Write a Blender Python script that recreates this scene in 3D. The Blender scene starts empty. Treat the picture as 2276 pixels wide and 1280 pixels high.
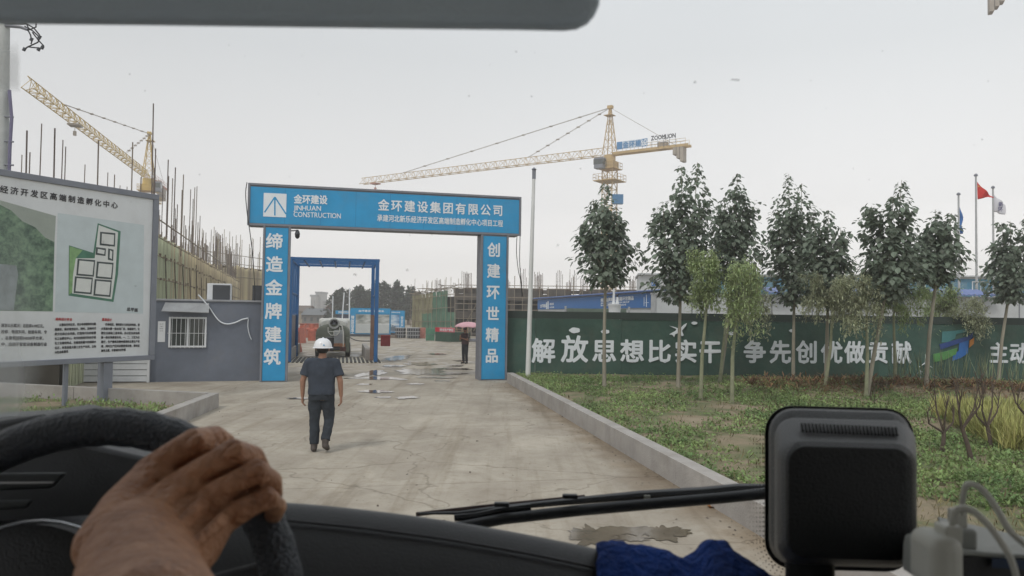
import bpy, math, random
import numpy as np
from mathutils import Vector, Matrix
SC = bpy.context.scene
COL = SC.collection
rnd = random.Random(11)
V3 = Vector
rad = math.radians
# ------------------------------------------------------------------ camera
F, CX, CY, CAMZ = 1700.0, 1138.0, 640.0, 2.25
R = Matrix.Rotation(rad(90 + 1.99), 3, 'X') @ Matrix.Rotation(rad(0.8), 3, 'Z')
cam = bpy.data.objects.new('camera', bpy.data.cameras.new('camera'))
COL.objects.link(cam)
cam.matrix_world = Matrix.Translation((0, 0, CAMZ)) @ R.to_4x4()
cam.data.sensor_width = 36
cam.data.lens = 36 * F / 2276
cam.data.clip_start = 0.05
cam.data.clip_end = 3000
cam.data.dof.use_dof = True
cam.data.dof.focus_distance = 16
cam.data.dof.aperture_fstop = 9
SC.camera = cam
SC.cycles.use_denoising = True
SC.cycles.max_bounces = 7
SC.cycles.diffuse_bounces = 3
SC.cycles.glossy_bounces = 2
SC.cycles.transparent_max_bounces = 16
SC.cycles.volume_bounces = 2
SC.cycles.caustics_reflective = False
SC.cycles.caustics_refractive = False
# ------------------------------------------------------------------ light
W = bpy.data.worlds.new('World')
SC.world = W
W.use_nodes = True
nt = W.node_tree
for n in list(nt.nodes): nt.nodes.remove(n)
out = nt.nodes.new('ShaderNodeOutputWorld')
sky = nt.nodes.new('ShaderNodeTexSky')
sky.sky_type = 'NISHITA'
sky.sun_disc = False
sky.sun_elevation = rad(52)
sky.sun_rotation = rad(215)
b1 = nt.nodes.new('ShaderNodeBackground'); b1.inputs[1].default_value = 0.08
nt.links.new(sky.outputs[0], b1.inputs[0])
tc = nt.nodes.new('ShaderNodeTexCoord')
sep = nt.nodes.new('ShaderNodeSeparateXYZ'); nt.links.new(tc.outputs['Generated'], sep.inputs[0])
rmp = nt.nodes.new('ShaderNodeValToRGB')
cr = rmp.color_ramp
cr.elements[0].position = 0.0; cr.elements[0].color = (1.22, 1.18, 1.14, 1)
cr.elements[1].position = 0.5; cr.elements[1].color = (0.51, 0.54, 0.56, 1)
e = cr.elements.new(0.14); e.color = (0.72, 0.71, 0.70, 1)
e = cr.elements.new(0.32); e.color = (0.545, 0.56, 0.565, 1)
noi = nt.nodes.new('ShaderNodeTexNoise'); noi.inputs['Scale'].default_value = 1.6; noi.inputs['Detail'].default_value = 3
nt.links.new(tc.outputs['Generated'], noi.inputs['Vector'])
mul = nt.nodes.new('ShaderNodeMapRange'); mul.inputs['To Min'].default_value = 0.95; mul.inputs['To Max'].default_value = 1.1
nt.links.new(noi.outputs[0], mul.inputs['Value'])
nt.links.new(sep.outputs['Z'], rmp.inputs[0])
# cloud cover is a little thinner towards the east (right)
mx = nt.nodes.new('ShaderNodeMapRange'); mx.inputs['From Min'].default_value = -0.7; mx.inputs['From Max'].default_value = 0.5
mx.inputs['To Min'].default_value = 0.82; mx.inputs['To Max'].default_value = 1.04
nt.links.new(sep.outputs['X'], mx.inputs['Value'])
mm = nt.nodes.new('ShaderNodeMath'); mm.operation = 'MULTIPLY'
nt.links.new(mul.outputs[0], mm.inputs[0]); nt.links.new(mx.outputs[0], mm.inputs[1])
b2 = nt.nodes.new('ShaderNodeBackground')
nt.links.new(rmp.outputs[0], b2.inputs[0]); nt.links.new(mm.outputs[0], b2.inputs[1])
mix = nt.nodes.new('ShaderNodeMixShader'); mix.inputs[0].default_value = 0.93
nt.links.new(b1.outputs[0], mix.inputs[1]); nt.links.new(b2.outputs[0], mix.inputs[2])
nt.links.new(mix.outputs[0], out.inputs[0])
sl = bpy.data.lights.new('sun', 'SUN'); sl.energy = 1.0; sl.angle = rad(16); sl.color = (1, .96, .9)
so = bpy.data.objects.new('sun', sl); COL.objects.link(so)
so.rotation_euler = (rad(38), 0, rad(-35))
vs = SC.view_settings
vs.view_transform = 'Standard'; vs.look = 'None'; vs.gamma = 1; vs.exposure = 0.5; vs.use_curve_mapping = False

# ------------------------------------------------------------------ helpers
def ray(px, py): return R @ V3(((px - CX) / F, -(py - CY) / F, -1))
def G(px, py, z=0.0):
    d = ray(px, py); t = (z - CAMZ) / d.z
    return V3((d.x * t, d.y * t, z))
def D(px, py, Y):
    d = ray(px, py); t = Y / d.y
    return V3((d.x * t, Y, CAMZ + d.z * t))
ORG = {}
def tag(o, label=None, cat=None, group=None, kind=None):
    if label: o['label'] = label
    if cat: o['category'] = cat
    if group: o['group'] = group
    if kind: o['kind'] = kind
    return o
def thing(name, label, cat, loc=(0, 0, 0), group=None):
    o = bpy.data.objects.new(name, None); COL.objects.link(o)
    o.empty_display_size = 0.1
    o.location = loc; ORG[o] = V3(loc)
    return tag(o, label, cat, group)
def link(name, me, parent=None):
    o = bpy.data.objects.new(name, me); COL.objects.link(o)
    if parent is not None: o.parent = parent
    return o
class PF:                                   # a vertical (or tilted) plane frame
    def __init__(s, O, U, V=None):
        s.O = V3(O); s.U = V3(U).normalized(); s.V = V3(V or (0, 0, 1)).normalized(); s.N = s.U.cross(s.V)
    def at(s, px, py):
        d = ray(px, py); c = V3((0, 0, CAMZ))
        t = (s.O - c).dot(s.N) / d.dot(s.N); p = c + d * t - s.O
        return p.dot(s.U), p.dot(s.V)
    def P(s, a, b, n=0.0): return s.O + s.U * a + s.V * b + s.N * n
class MB:
    def __init__(s): s.v = []; s.f = []
    def add(s, vs, fs):
        k = len(s.v); s.v += [tuple(x) for x in vs]; s.f += [tuple(i + k for i in f) for f in fs]; return s
    def hexa(s, p):                          # 8 points: bottom ring 0-3, top ring 4-7
        return s.add(p, [(0, 3, 2, 1), (4, 5, 6, 7), (0, 1, 5, 4), (1, 2, 6, 5), (2, 3, 7, 6), (3, 0, 4, 7)])
    def box(s, c, d, U=(1, 0, 0), V=(0, 1, 0)):
        U = V3(U).normalized(); V = V3(V).normalized(); N = U.cross(V); c = V3(c)
        a, b, h = U * d[0] / 2, V * d[1] / 2, N * d[2] / 2
        return s.hexa([c - a - b - h, c + a - b - h, c + a + b - h, c - a + b - h, c - a - b + h, c + a - b + h, c + a + b + h, c - a + b + h])
    def slab(s, pf, a0, b0, a1, b1, n0, n1):  # box on a plane frame, between offsets n0 and n1
        P = pf.P
        return s.hexa([P(a0, b0, n0), P(a1, b0, n0), P(a1, b1, n0), P(a0, b1, n0), P(a0, b0, n1), P(a1, b0, n1), P(a1, b1, n1), P(a0, b1, n1)])
    def poly(s, pts): return s.add(pts, [tuple(range(len(pts)))])
    def prism(s, pts, ext):
        n = len(pts); e = V3(ext)
        nn = V3((0, 0, 0))
        for i in range(n): nn += V3(pts[i]).cross(V3(pts[(i + 1) % n]))
        if nn.dot(e) < 0: pts = pts[::-1]
        vs = [V3(p) for p in pts] + [V3(p) + e for p in pts]
        return s.add(vs, [tuple(range(n))[::-1], tuple(range(n, 2 * n))] + [(i, (i + 1) % n, n + (i + 1) % n, n + i) for i in range(n)])
    def tube(s, pts, rs, n=8, cap=True, ell=1.0, up=None):
        pts = [V3(p) for p in pts]
        if not hasattr(rs, '__len__'): rs = [rs] * len(pts)
        k0 = len(s.v); prev = None
        for i, p in enumerate(pts):
            t = (pts[min(i + 1, len(pts) - 1)] - pts[max(i - 1, 0)])
            t = t.normalized() if t.length > 1e-9 else V3((0, 0, 1))
            if prev is None:
                a = V3(up) if up else (V3((1, 0, 0)) if abs(t.x) < .8 else V3((0, 1, 0)))
            else: a = prev
            a = (a - t * a.dot(t)).normalized(); prev = a; b = t.cross(a)
            for j in range(n):
                q = 2 * math.pi * j / n
                s.v.append(tuple(p + a * math.cos(q) * rs[i] + b * math.sin(q) * rs[i] * ell))
        for i in range(len(pts) - 1):
            for j in range(n):
                A = k0 + i * n + j; B = k0 + i * n + (j + 1) % n
                s.f.append((A, B, B + n, A + n))
        if cap:
            s.f.append(tuple(range(k0, k0 + n))[::-1]); L = k0 + (len(pts) - 1) * n
            s.f.append(tuple(range(L, L + n)))
        return s
    def caps(s, pts, rs, n=12, ell=1.0, up=None):     # tube with rounded ends
        pts = [V3(p) for p in pts]; P = []; Q = []
        d0 = (pts[0] - pts[1]).normalized(); d1 = (pts[-1] - pts[-2]).normalized()
        for q in (80, 50, 25): P.append(pts[0] + d0 * rs[0] * math.sin(rad(q))); Q.append(rs[0] * math.cos(rad(q)))
        P += pts; Q += list(rs)
        for q in (25, 50, 80): P.append(pts[-1] + d1 * rs[-1] * math.sin(rad(q))); Q.append(rs[-1] * math.cos(rad(q)))
        return s.tube(P, Q, n, True, ell, up)
    def loft(s, rings, n=20, p=2.0):          # rings: (cx,cy,cz,rx,ry) horizontal superellipses
        k0 = len(s.v)
        for (x, y, z, rx, ry) in rings:
            for j in range(n):
                q = 2 * math.pi * j / n; c, d = math.cos(q), math.sin(q)
                s.v.append((x + rx * math.copysign(abs(c) ** (2 / p), c), y + ry * math.copysign(abs(d) ** (2 / p), d), z))
        for i in range(len(rings) - 1):
            for j in range(n):
                A = k0 + i * n + j; B = k0 + i * n + (j + 1) % n
                s.f.append((A, B, B + n, A + n))
        s.f.append(tuple(range(k0, k0 + n))[::-1]); L = k0 + (len(rings) - 1) * n; s.f.append(tuple(range(L, L + n)))
        return s
    def xf(s, M):
        s.v = [tuple(M @ V3(v)) for v in s.v]; return s
    def build(s, name, mat, parent=None, smooth=False, bevel=0, kind=None, label=None, seg=2, angle=True):
        o = ORG.get(parent, V3((0, 0, 0)))
        me = bpy.data.meshes.new(name)
        me.from_pydata([(x - o.x, y - o.y, z - o.z) for x, y, z in s.v], [], s.f)
        me.materials.append(mat)
        if smooth:
            me.polygons.foreach_set('use_smooth', [True] * len(me.polygons))
            if smooth == 'auto': me.set_sharp_from_angle(angle=rad(40))
        ob = link(name, me, parent); ORG[ob] = o
        if bevel:
            m = ob.modifiers.new('bevel', 'BEVEL'); m.width = bevel; m.segments = seg; m.limit_method = 'ANGLE'; m.angle_limit = rad(35)
        if kind: ob['kind'] = kind
        if label: ob['label'] = label
        return ob
def arr_mesh(name, verts, quads, mat, parent=None, kind='stuff', smooth=False):
    """fast mesh of quads from numpy arrays"""
    o = ORG.get(parent, V3((0, 0, 0)))
    verts = np.asarray(verts, dtype=np.float32) - np.array([o.x, o.y, o.z], dtype=np.float32)
    quads = np.asarray(quads, dtype=np.int32); k = quads.shape[1]
    me = bpy.data.meshes.new(name)
    me.vertices.add(len(verts)); me.vertices.foreach_set('co', verts.ravel())
    me.loops.add(quads.size); me.loops.foreach_set('vertex_index', quads.ravel())
    me.polygons.add(len(quads)); me.polygons.foreach_set('loop_start', np.arange(0, quads.size, k, dtype=np.int32))
    me.update(calc_edges=True); me.validate()
    me.materials.append(mat)
    ob = link(name, me, parent); ORG[ob] = o
    if kind: ob['kind'] = kind
    return ob
_unit = {}
def unit(kind, mat):
    key = (kind, mat.name)
    if key not in _unit:
        m = MB()
        if kind == 'cyl':
            m.tube([(0, 0, 0), (0, 0, 1)], 1, 6)
        elif kind == 'cube':
            m.box((0, 0, .5), (1, 1, 1))
        me = bpy.data.meshes.new(kind); me.from_pydata(m.v, [], m.f); me.materials.append(mat)
        if kind == 'cyl':
            me.polygons.foreach_set('use_smooth', [len(p.vertices) == 4 for p in me.polygons])
        _unit[key] = me
    return _unit[key]
def rod(name, parent, p, q, r, mat, kind='cyl', w=None):
    """a bar between two points; shares one mesh per material"""
    p, q = V3(p), V3(q); z = q - p; L = z.length; z.normalize()
    a = V3((1, 0, 0)) if abs(z.x) < .8 else V3((0, 1, 0))
    x = (a - z * a.dot(z)).normalized(); y = z.cross(x); w = w or r
    M = Matrix(((x.x * r, y.x * w, z.x * L, p.x), (x.y * r, y.y * w, z.y * L, p.y), (x.z * r, y.z * w, z.z * L, p.z), (0, 0, 0, 1)))
    o = link(name, unit(kind, mat), parent); og = ORG.get(parent, V3((0, 0, 0)))
    o.matrix_local = Matrix.Translation(-og) @ M
    ORG[o] = og
    return o
def blob(name, m, voxel, mat, parent, smooth=4, label=None, fold=0, ff=(9, 9, 4)):
    """joins closed pieces into one continuous skin"""
    me = bpy.data.meshes.new(name); me.from_pydata(m.v, [], m.f)
    t = bpy.data.objects.new('t', me); COL.objects.link(t)
    r = t.modifiers.new('r', 'REMESH'); r.mode = 'VOXEL'; r.voxel_size = voxel
    s = t.modifiers.new('s', 'SMOOTH'); s.iterations = smooth; s.factor = .5
    dg = bpy.context.evaluated_depsgraph_get()
    me2 = bpy.data.meshes.new_from_object(t.evaluated_get(dg))
    bpy.data.objects.remove(t); bpy.data.meshes.remove(me)
    if fold:
        from mathutils import noise as nz_
        for v in me2.vertices:
            c = v.co; q = V3((c.x * ff[0], c.y * ff[1], c.z * ff[2] + c.x * 3)); v.co = c + v.normal * fold * (nz_.noise(q) + .5 * nz_.noise(q * 2.3))
    og = ORG.get(parent, V3((0, 0, 0))); me2.transform(Matrix.Translation(-og))
    me2.materials.clear(); me2.materials.append(mat)
    me2.polygons.foreach_set('use_smooth', [True] * len(me2.polygons))
    me2.name = name
    o = link(name, me2, parent); ORG[o] = og
    if label: o['label'] = label
    return o
# ---- lettering
_gl = {}
def glyph(ch):
    if ch not in _gl:
        c = bpy.data.curves.new('t', 'FONT'); c.body = ch; c.size = 1; c.resolution_u = 2
        o = bpy.data.objects.new('t', c); COL.objects.link(o)
        dg = bpy.context.evaluated_depsgraph_get(); ev = o.evaluated_get(dg)
        me = bpy.data.meshes.new_from_object(ev)
        vs = [v.co.copy() for v in me.vertices]; fs = [tuple(p.vertices) for p in me.polygons]
        if ord(ch) > 0x2e00: adv = 1.0
        elif ch == ' ': adv = .35
        else:
            x0 = min(v.x for v in vs) - .045
            for v in vs: v.x -= x0
            adv = max(v.x for v in vs) + .045
        _gl[ch] = (vs, fs, adv)
        bpy.data.objects.remove(o); bpy.data.curves.remove(c); bpy.data.meshes.remove(me)
    return _gl[ch]
def put(m, pf, ch, a, b, sx, sy, n, bold):
    vs, fs, adv = glyph(ch)
    offs = [(0, 0)] if not bold else [(0, 0), (bold, 0), (-bold, 0), (0, bold), (0, -bold), (bold * .7, bold * .7), (-bold * .7, -bold * .7), (bold * .7, -bold * .7), (-bold * .7, bold * .7)]
    for i, (dx, dy) in enumerate(offs):
        m.add([pf.P(a + (v.x + dx) * sx, b + (v.y + dy) * sy, n + i * .0004) for v in vs], fs)
    return adv * sx
def line(name, s, pf, a0, a1, b, size, mat, parent, n=.006, bold=.0, label=None):
    """one line of writing from a0 to a1 on the plane (baseline b, em height size)"""
    tot = sum(glyph(c)[2] for c in s); sx = (a1 - a0) / tot; m = MB(); a = a0
    for c in s: a += put(m, pf, c, a, b, sx, size, n, bold)
    return m.build(name, mat, parent, label=label)
def char(name, ch, pf, a, b, size, mat, parent, n=.006, bold=.03, depth=0, w=None):
    w = w or size; m = MB(); put(m, pf, ch, a - w / 2, b - size * .38, w, size, n, bold)
    o = m.build(name, mat, parent)
    if depth:
        k = o.modifiers.new('s', 'SOLIDIFY'); k.thickness = depth; k.offset = -1
    return o
# ---- materials
MATS = {}
def mat(name, col, rough=.8, var=.12, scale=4., bump=0., metal=0., spec=.35, bscale=None, island=0., stretch=None, col2=None, coat=0., dirt=0.):
    if name in MATS: return MATS[name]
    m = bpy.data.materials.new(name); m.use_nodes = True; t = m.node_tree; N = t.nodes; L = t.links
    b = N['Principled BSDF']; b.inputs['Roughness'].default_value = rough; b.inputs['Metallic'].default_value = metal
    b.inputs['Specular IOR Level'].default_value = spec; b.inputs['Coat Weight'].default_value = coat
    tcn = N.new('ShaderNodeTexCoord'); src = tcn.outputs['Object']
    if stretch:
        mp = N.new('ShaderNodeMapping'); mp.inputs['Scale'].default_value = stretch; L.new(src, mp.inputs[0]); src = mp.outputs[0]
    nz = N.new('ShaderNodeTexNoise'); nz.inputs['Scale'].default_value = scale; nz.inputs['Detail'].default_value = 6; nz.inputs['Roughness'].default_value = .65
    L.new(src, nz.inputs['Vector'])
    ra = N.new('ShaderNodeValToRGB'); c = V3(col[:3]); c2 = V3(col2) if col2 else c
    lo = c * (1 - var * 1.3); hi = c2 * (1 + var)
    ra.color_ramp.elements[0].position = .3; ra.color_ramp.elements[0].color = (*lo, 1)
    ra.color_ramp.elements[1].position = .7; ra.color_ramp.elements[1].color = (*[min(x, .92) for x in hi], 1)
    L.new(nz.outputs[0], ra.inputs[0]); co = ra.outputs[0]
    if dirt:
        n2 = N.new('ShaderNodeTexNoise'); n2.inputs['Scale'].default_value = 1.1; n2.inputs['Detail'].default_value = 8; n2.inputs['Roughness'].default_value = .7
        L.new(tcn.outputs['Object'], n2.inputs['Vector'])
        mr = N.new('ShaderNodeMapRange'); mr.inputs['From Min'].default_value = .5; mr.inputs['From Max'].default_value = .75; mr.inputs['To Max'].default_value = dirt
        L.new(n2.outputs[0], mr.inputs[0])
        mc = N.new('ShaderNodeMix'); mc.data_type = 'RGBA'; L.new(mr.outputs[0], mc.inputs[0]); L.new(co, mc.inputs[6]); mc.inputs[7].default_value = (.2, .17, .13, 1)
        co = mc.outputs[2]
    if island:
        g = N.new('ShaderNodeNewGeometry'); oi = N.new('ShaderNodeObjectInfo')
        ad = N.new('ShaderNodeMath'); ad.operation = 'ADD'; L.new(g.outputs['Random Per Island'], ad.inputs[0]); L.new(oi.outputs['Random'], ad.inputs[1])
        fr = N.new('ShaderNodeMath'); fr.operation = 'FRACT'; L.new(ad.outputs[0], fr.inputs[0])
        mr = N.new('ShaderNodeMapRange'); mr.inputs['To Min'].default_value = 1 - island; mr.inputs['To Max'].default_value = 1 + island
        L.new(fr.outputs[0], mr.inputs[0])
        hs = N.new('ShaderNodeHueSaturation'); L.new(mr.outputs[0], hs.inputs['Value']); L.new(co, hs.inputs['Color'])
        m2 = N.new('ShaderNodeMapRange'); m2.inputs['To Min'].default_value = .5 - island * .05; m2.inputs['To Max'].default_value = .5 + island * .05
        L.new(fr.outputs[0], m2.inputs[0]); L.new(m2.outputs[0], hs.inputs['Hue']); co = hs.outputs[0]
    L.new(co, b.inputs['Base Color'])
    if bump:
        nb = N.new('ShaderNodeTexNoise'); nb.inputs['Scale'].default_value = bscale or scale * 6; nb.inputs['Detail'].default_value = 4
        L.new(src, nb.inputs['Vector'])
        bp = N.new('ShaderNodeBump'); bp.inputs['Strength'].default_value = bump; bp.inputs['Distance'].default_value = .02
        L.new(nb.outputs[0], bp.inputs['Height']); L.new(bp.outputs[0], b.inputs['Normal'])
    MATS[name] = m
    return m
BLUE = mat('gate_blue', (.018, .29, .57), .45, .08, 1.2, spec=.4, dirt=.18, bump=.15, bscale=3)
WHITE = mat('white_paint', (.72, .74, .76), .5, .05, 3, dirt=.2)
LETTER = mat('letter_white', (.74, .78, .82), .5, .04, 2)
GREY = mat('grey_steel', (.19, .2, .23), .5, .1, 3, dirt=.3)
def translucent(m, fac, k=1.0):
    t = m.node_tree; N = t.nodes; L = t.links; p = N['Principled BSDF']; o = N['Material Output']; tr = N.new('ShaderNodeBsdfTranslucent'); mx = N.new('ShaderNodeMixShader'); mx.inputs[0].default_value = fac
    if p.inputs['Base Color'].is_linked: L.new(p.inputs['Base Color'].links[0].from_socket, tr.inputs[0])
    L.new(p.outputs[0], mx.inputs[1]); L.new(tr.outputs[0], mx.inputs[2]); L.new(mx.outputs[0], o.inputs[0]); return m
DGREY = mat('dark_grey', (.06, .065, .075), .6, .1, 3)
BLACK = mat('black_plastic', (.012, .0125, .014), .42, .2, 20, bump=.25, bscale=500, spec=.4)
CONC = mat('kerb_concrete', (.36, .34, .32), .9, .18, 1.4, bump=.4, bscale=40, dirt=.5)
STEEL = mat('galvanised', (.42, .43, .44), .45, .1, 6, metal=.3)
RUST = mat('rusty_tube', (.13, .085, .06), .8, .3, 3, island=.3)
TAN = mat('formwork_tan', (.58, .50, .34), .9, .2, 2, island=.28, bump=.2)
NETG = mat('formwork_green', (.50, .53, .37), .9, .2, 1.2, island=.2, bump=.2)
GREENNET = mat('safety_net', (.055, .12, .08), .9, .25, 1.2, island=.3)
# ================================================================== ground
def flat_mat(name, cols, scale, rough=.92, stretch=None, bump=.5, bscale=30, extra=None):
    m = bpy.data.materials.new(name); m.use_nodes = True; t = m.node_tree; N = t.nodes; L = t.links
    b = N['Principled BSDF']; b.inputs['Roughness'].default_value = rough; b.inputs['Specular IOR Level'].default_value = .3
    tcn = N.new('ShaderNodeTexCoord'); mp = N.new('ShaderNodeMapping'); mp.inputs['Scale'].default_value = stretch or (1, 1, 1)
    L.new(tcn.outputs['Object'], mp.inputs[0])
    nz = N.new('ShaderNodeTexNoise'); nz.inputs['Scale'].default_value = scale; nz.inputs['Detail'].default_value = 10; nz.inputs['Roughness'].default_value = .62
    nz.inputs['Distortion'].default_value = .6
    L.new(mp.outputs[0], nz.inputs['Vector'])
    ra = N.new('ShaderNodeValToRGB'); els = ra.color_ramp.elements
    els[0].position = cols[0][0]; els[0].color = (*cols[0][1], 1); els[1].position = cols[-1][0]; els[1].color = (*cols[-1][1], 1)
    for p, c in cols[1:-1]: els.new(p).color = (*c, 1)
    L.new(nz.outputs[0], ra.inputs[0]); L.new(ra.outputs[0], b.inputs['Base Color'])
    nb = N.new('ShaderNodeTexNoise'); nb.inputs['Scale'].default_value = bscale; nb.inputs['Detail'].default_value = 6
    L.new(tcn.outputs['Object'], nb.inputs['Vector'])
    bp = N.new('ShaderNodeBump'); bp.inputs['Strength'].default_value = bump; bp.inputs['Distance'].default_value = .02
    L.new(nb.outputs[0], bp.inputs['Height']); L.new(bp.outputs[0], b.inputs['Normal'])
    return m, t, ra, b, tcn
SOIL = flat_mat('soil', [(.3, (.13, .10, .065)), (.5, (.21, .165, .115)), (.7, (.28, .225, .16))], 1.4)[0]
MATS['soil'] = SOIL
# weedy soil: green low growth between bare earth
VERGE, t, ra, b, tcn = flat_mat('verge_soil', [(.3, (.11, .145, .06)), (.45, (.15, .155, .08)), (.54, (.24, .195, .13)), (.7, (.32, .265, .19))], .8)
# concrete road: pale slabs, darker worn tracks, fine cracks, damp patches
_a, _b = G(1420, 980, .33), G(1607, 1077, .33); _d = _a - _b; _d.z = 0; _d.normalize(); KNX = (_d.y, -_d.x, _d.y * _a.x - _d.x * _a.y)
ROADM, t, ra, b, tcn = flat_mat('concrete_road', [(.27, (.30, .26, .21)), (.42, (.345, .305, .25)), (.52, (.38, .34, .28)), (.68, (.46, .415, .345))], .75, .85, (1.1, .8, 1), .35, 25)
N, L = t.nodes, t.links
col = ra.outputs[0]
def mult(col, fac_out, c):
    mc = N.new('ShaderNodeMix'); mc.data_type = 'RGBA'; mc.blend_type = 'MULTIPLY'
    L.new(fac_out, mc.inputs[0]); L.new(col, mc.inputs[6]); mc.inputs[7].default_value = (*c, 1); return mc.outputs[2]
vo = N.new('ShaderNodeTexVoronoi'); vo.feature = 'DISTANCE_TO_EDGE'; vo.inputs['Scale'].default_value = .33
wn = N.new('ShaderNodeTexNoise'); wn.inputs['Scale'].default_value = 1.4; wn.inputs['Detail'].default_value = 5
L.new(tcn.outputs['Object'], wn.inputs['Vector'])
va = N.new('ShaderNodeVectorMath'); va.operation = 'MULTIPLY_ADD'; va.inputs[1].default_value = (.9, .9, 0)
L.new(wn.outputs['Color'], va.inputs[0]); L.new(tcn.outputs['Object'], va.inputs[2]); L.new(va.outputs[0], vo.inputs['Vector'])
mr = N.new('ShaderNodeMapRange'); mr.inputs['From Max'].default_value = .006; mr.inputs['To Min'].default_value = .5; mr.inputs['To Max'].default_value = 0
L.new(vo.outputs['Distance'], mr.inputs[0]); col = mult(col, mr.outputs[0], (.35, .32, .28))
# transverse joints every 6 m, slightly dark with dirt
sp = N.new('ShaderNodeSeparateXYZ'); L.new(tcn.outputs['Object'], sp.inputs[0])
ds = N.new('ShaderNodeMath'); ds.operation = 'MULTIPLY_ADD'; ds.inputs[1].default_value = -.22; L.new(sp.outputs[0], ds.inputs[0]); L.new(sp.outputs[1], ds.inputs[2])
fr = N.new('ShaderNodeMath'); fr.operation = 'PINGPONG'; fr.inputs[1].default_value = 2.6; L.new(ds.outputs[0], fr.inputs[0])
mr = N.new('ShaderNodeMapRange'); mr.inputs['From Max'].default_value = .022; mr.inputs['To Min'].default_value = .6; mr.inputs['To Max'].default_value = 0
L.new(fr.outputs[0], mr.inputs[0]); col = mult(col, mr.outputs[0], (.45, .42, .38))
# broad stain
n3 = N.new('ShaderNodeTexNoise'); n3.inputs['Scale'].default_value = .28; n3.inputs['Detail'].default_value = 6; n3.inputs['Roughness'].default_value = .6
m3 = N.new('ShaderNodeMapping'); m3.inputs['Scale'].default_value = (1.7, .7, 1); m3.inputs['Location'].default_value = (3, 7, 0)
L.new(tcn.outputs['Object'], m3.inputs[0]); L.new(m3.outputs[0], n3.inputs['Vector'])
mr = N.new('ShaderNodeMapRange'); mr.inputs['From Min'].default_value = .48; mr.inputs['From Max'].default_value = .66; mr.inputs['To Max'].default_value = .5
L.new(n3.outputs[0], mr.inputs[0]); col = mult(col, mr.outputs[0], (.64, .62, .60))
# tyre tracks running up the drive, speckle, silt along the right kerb
mp5 = N.new('ShaderNodeMapping'); mp5.inputs['Rotation'].default_value = (0, 0, -.16); mp5.inputs['Scale'].default_value = (2.6, .10, 1); L.new(tcn.outputs['Object'], mp5.inputs[0])
n5 = N.new('ShaderNodeTexNoise'); n5.inputs['Scale'].default_value = 1.0; n5.inputs['Detail'].default_value = 6; n5.inputs['Roughness'].default_value = .7; L.new(mp5.outputs[0], n5.inputs['Vector'])
mr = N.new('ShaderNodeMapRange'); mr.inputs['From Min'].default_value = .5; mr.inputs['From Max'].default_value = .68; mr.inputs['To Max'].default_value = .75; L.new(n5.outputs[0], mr.inputs[0]); col = mult(col, mr.outputs[0], (.70, .66, .60))
n6 = N.new('ShaderNodeTexNoise'); n6.inputs['Scale'].default_value = 5; n6.inputs['Detail'].default_value = 12; n6.inputs['Roughness'].default_value = .8; L.new(tcn.outputs['Object'], n6.inputs['Vector'])
mr = N.new('ShaderNodeMapRange'); mr.inputs['From Min'].default_value = .5; mr.inputs['From Max'].default_value = .66; mr.inputs['To Max'].default_value = .7; L.new(n6.outputs[0], mr.inputs[0]); col = mult(col, mr.outputs[0], (.72, .68, .62))
kx, ky, kc = KNX
dm = N.new('ShaderNodeVectorMath'); dm.operation = 'DOT_PRODUCT'; dm.inputs[1].default_value = (kx, ky, 0); L.new(tcn.outputs['Object'], dm.inputs[0])
n7 = N.new('ShaderNodeMath'); n7.operation = 'MULTIPLY_ADD'; n7.inputs[1].default_value = 1.6; L.new(wn.outputs[0], n7.inputs[0]); L.new(dm.outputs['Value'], n7.inputs[2])
mr = N.new('ShaderNodeMapRange'); mr.inputs['From Min'].default_value = kc + .15; mr.inputs['From Max'].default_value = kc + .75; mr.inputs['To Max'].default_value = .85; L.new(n7.outputs[0], mr.inputs[0])
ky_ = N.new('ShaderNodeMapRange'); ky_.inputs['From Min'].default_value = 24; ky_.inputs['From Max'].default_value = 26; ky_.inputs['To Min'].default_value = 1; ky_.inputs['To Max'].default_value = 0; L.new(sp.outputs[1], ky_.inputs[0])
mk = N.new('ShaderNodeMath'); mk.operation = 'MULTIPLY'; L.new(mr.outputs[0], mk.inputs[0]); L.new(ky_.outputs[0], mk.inputs[1]); col = mult(col, mk.outputs[0], (.66, .58, .49))
# damp film in the yard
n4 = N.new('ShaderNodeTexNoise'); n4.inputs['Scale'].default_value = .9; n4.inputs['Detail'].default_value = 7
L.new(tcn.outputs['Object'], n4.inputs['Vector'])
mr = N.new('ShaderNodeMapRange'); mr.inputs['From Min'].default_value = 24; mr.inputs['From Max'].default_value = 31; L.new(sp.outputs[1], mr.inputs[0])
mr2 = N.new('ShaderNodeMapRange'); mr2.inputs['From Min'].default_value = .5; mr2.inputs['From Max'].default_value = .58; L.new(n4.outputs[0], mr2.inputs[0])
wet = N.new('ShaderNodeMath'); wet.operation = 'MULTIPLY'; L.new(mr.outputs[0], wet.inputs[0]); L.new(mr2.outputs[0], wet.inputs[1])
rr = N.new('ShaderNodeMapRange'); rr.inputs['To Min'].default_value = .85; rr.inputs['To Max'].default_value = .28; L.new(wet.outputs[0], rr.inputs[0]); L.new(rr.outputs[0], b.inputs['Roughness'])
wm = N.new('ShaderNodeMath'); wm.operation = 'MULTIPLY'; wm.inputs[1].default_value = .5; L.new(wet.outputs[0], wm.inputs[0])
col = mult(col, wm.outputs[0], (.6, .57, .53)); L.new(col, b.inputs['Base Color'])

m = MB(); m.poly([(-700, -80, -.03), (700, -80, -.03), (700, 900, -.03), (-700, 900, -.03)])
tag(m.build('ground', SOIL), kind='structure')
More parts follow.
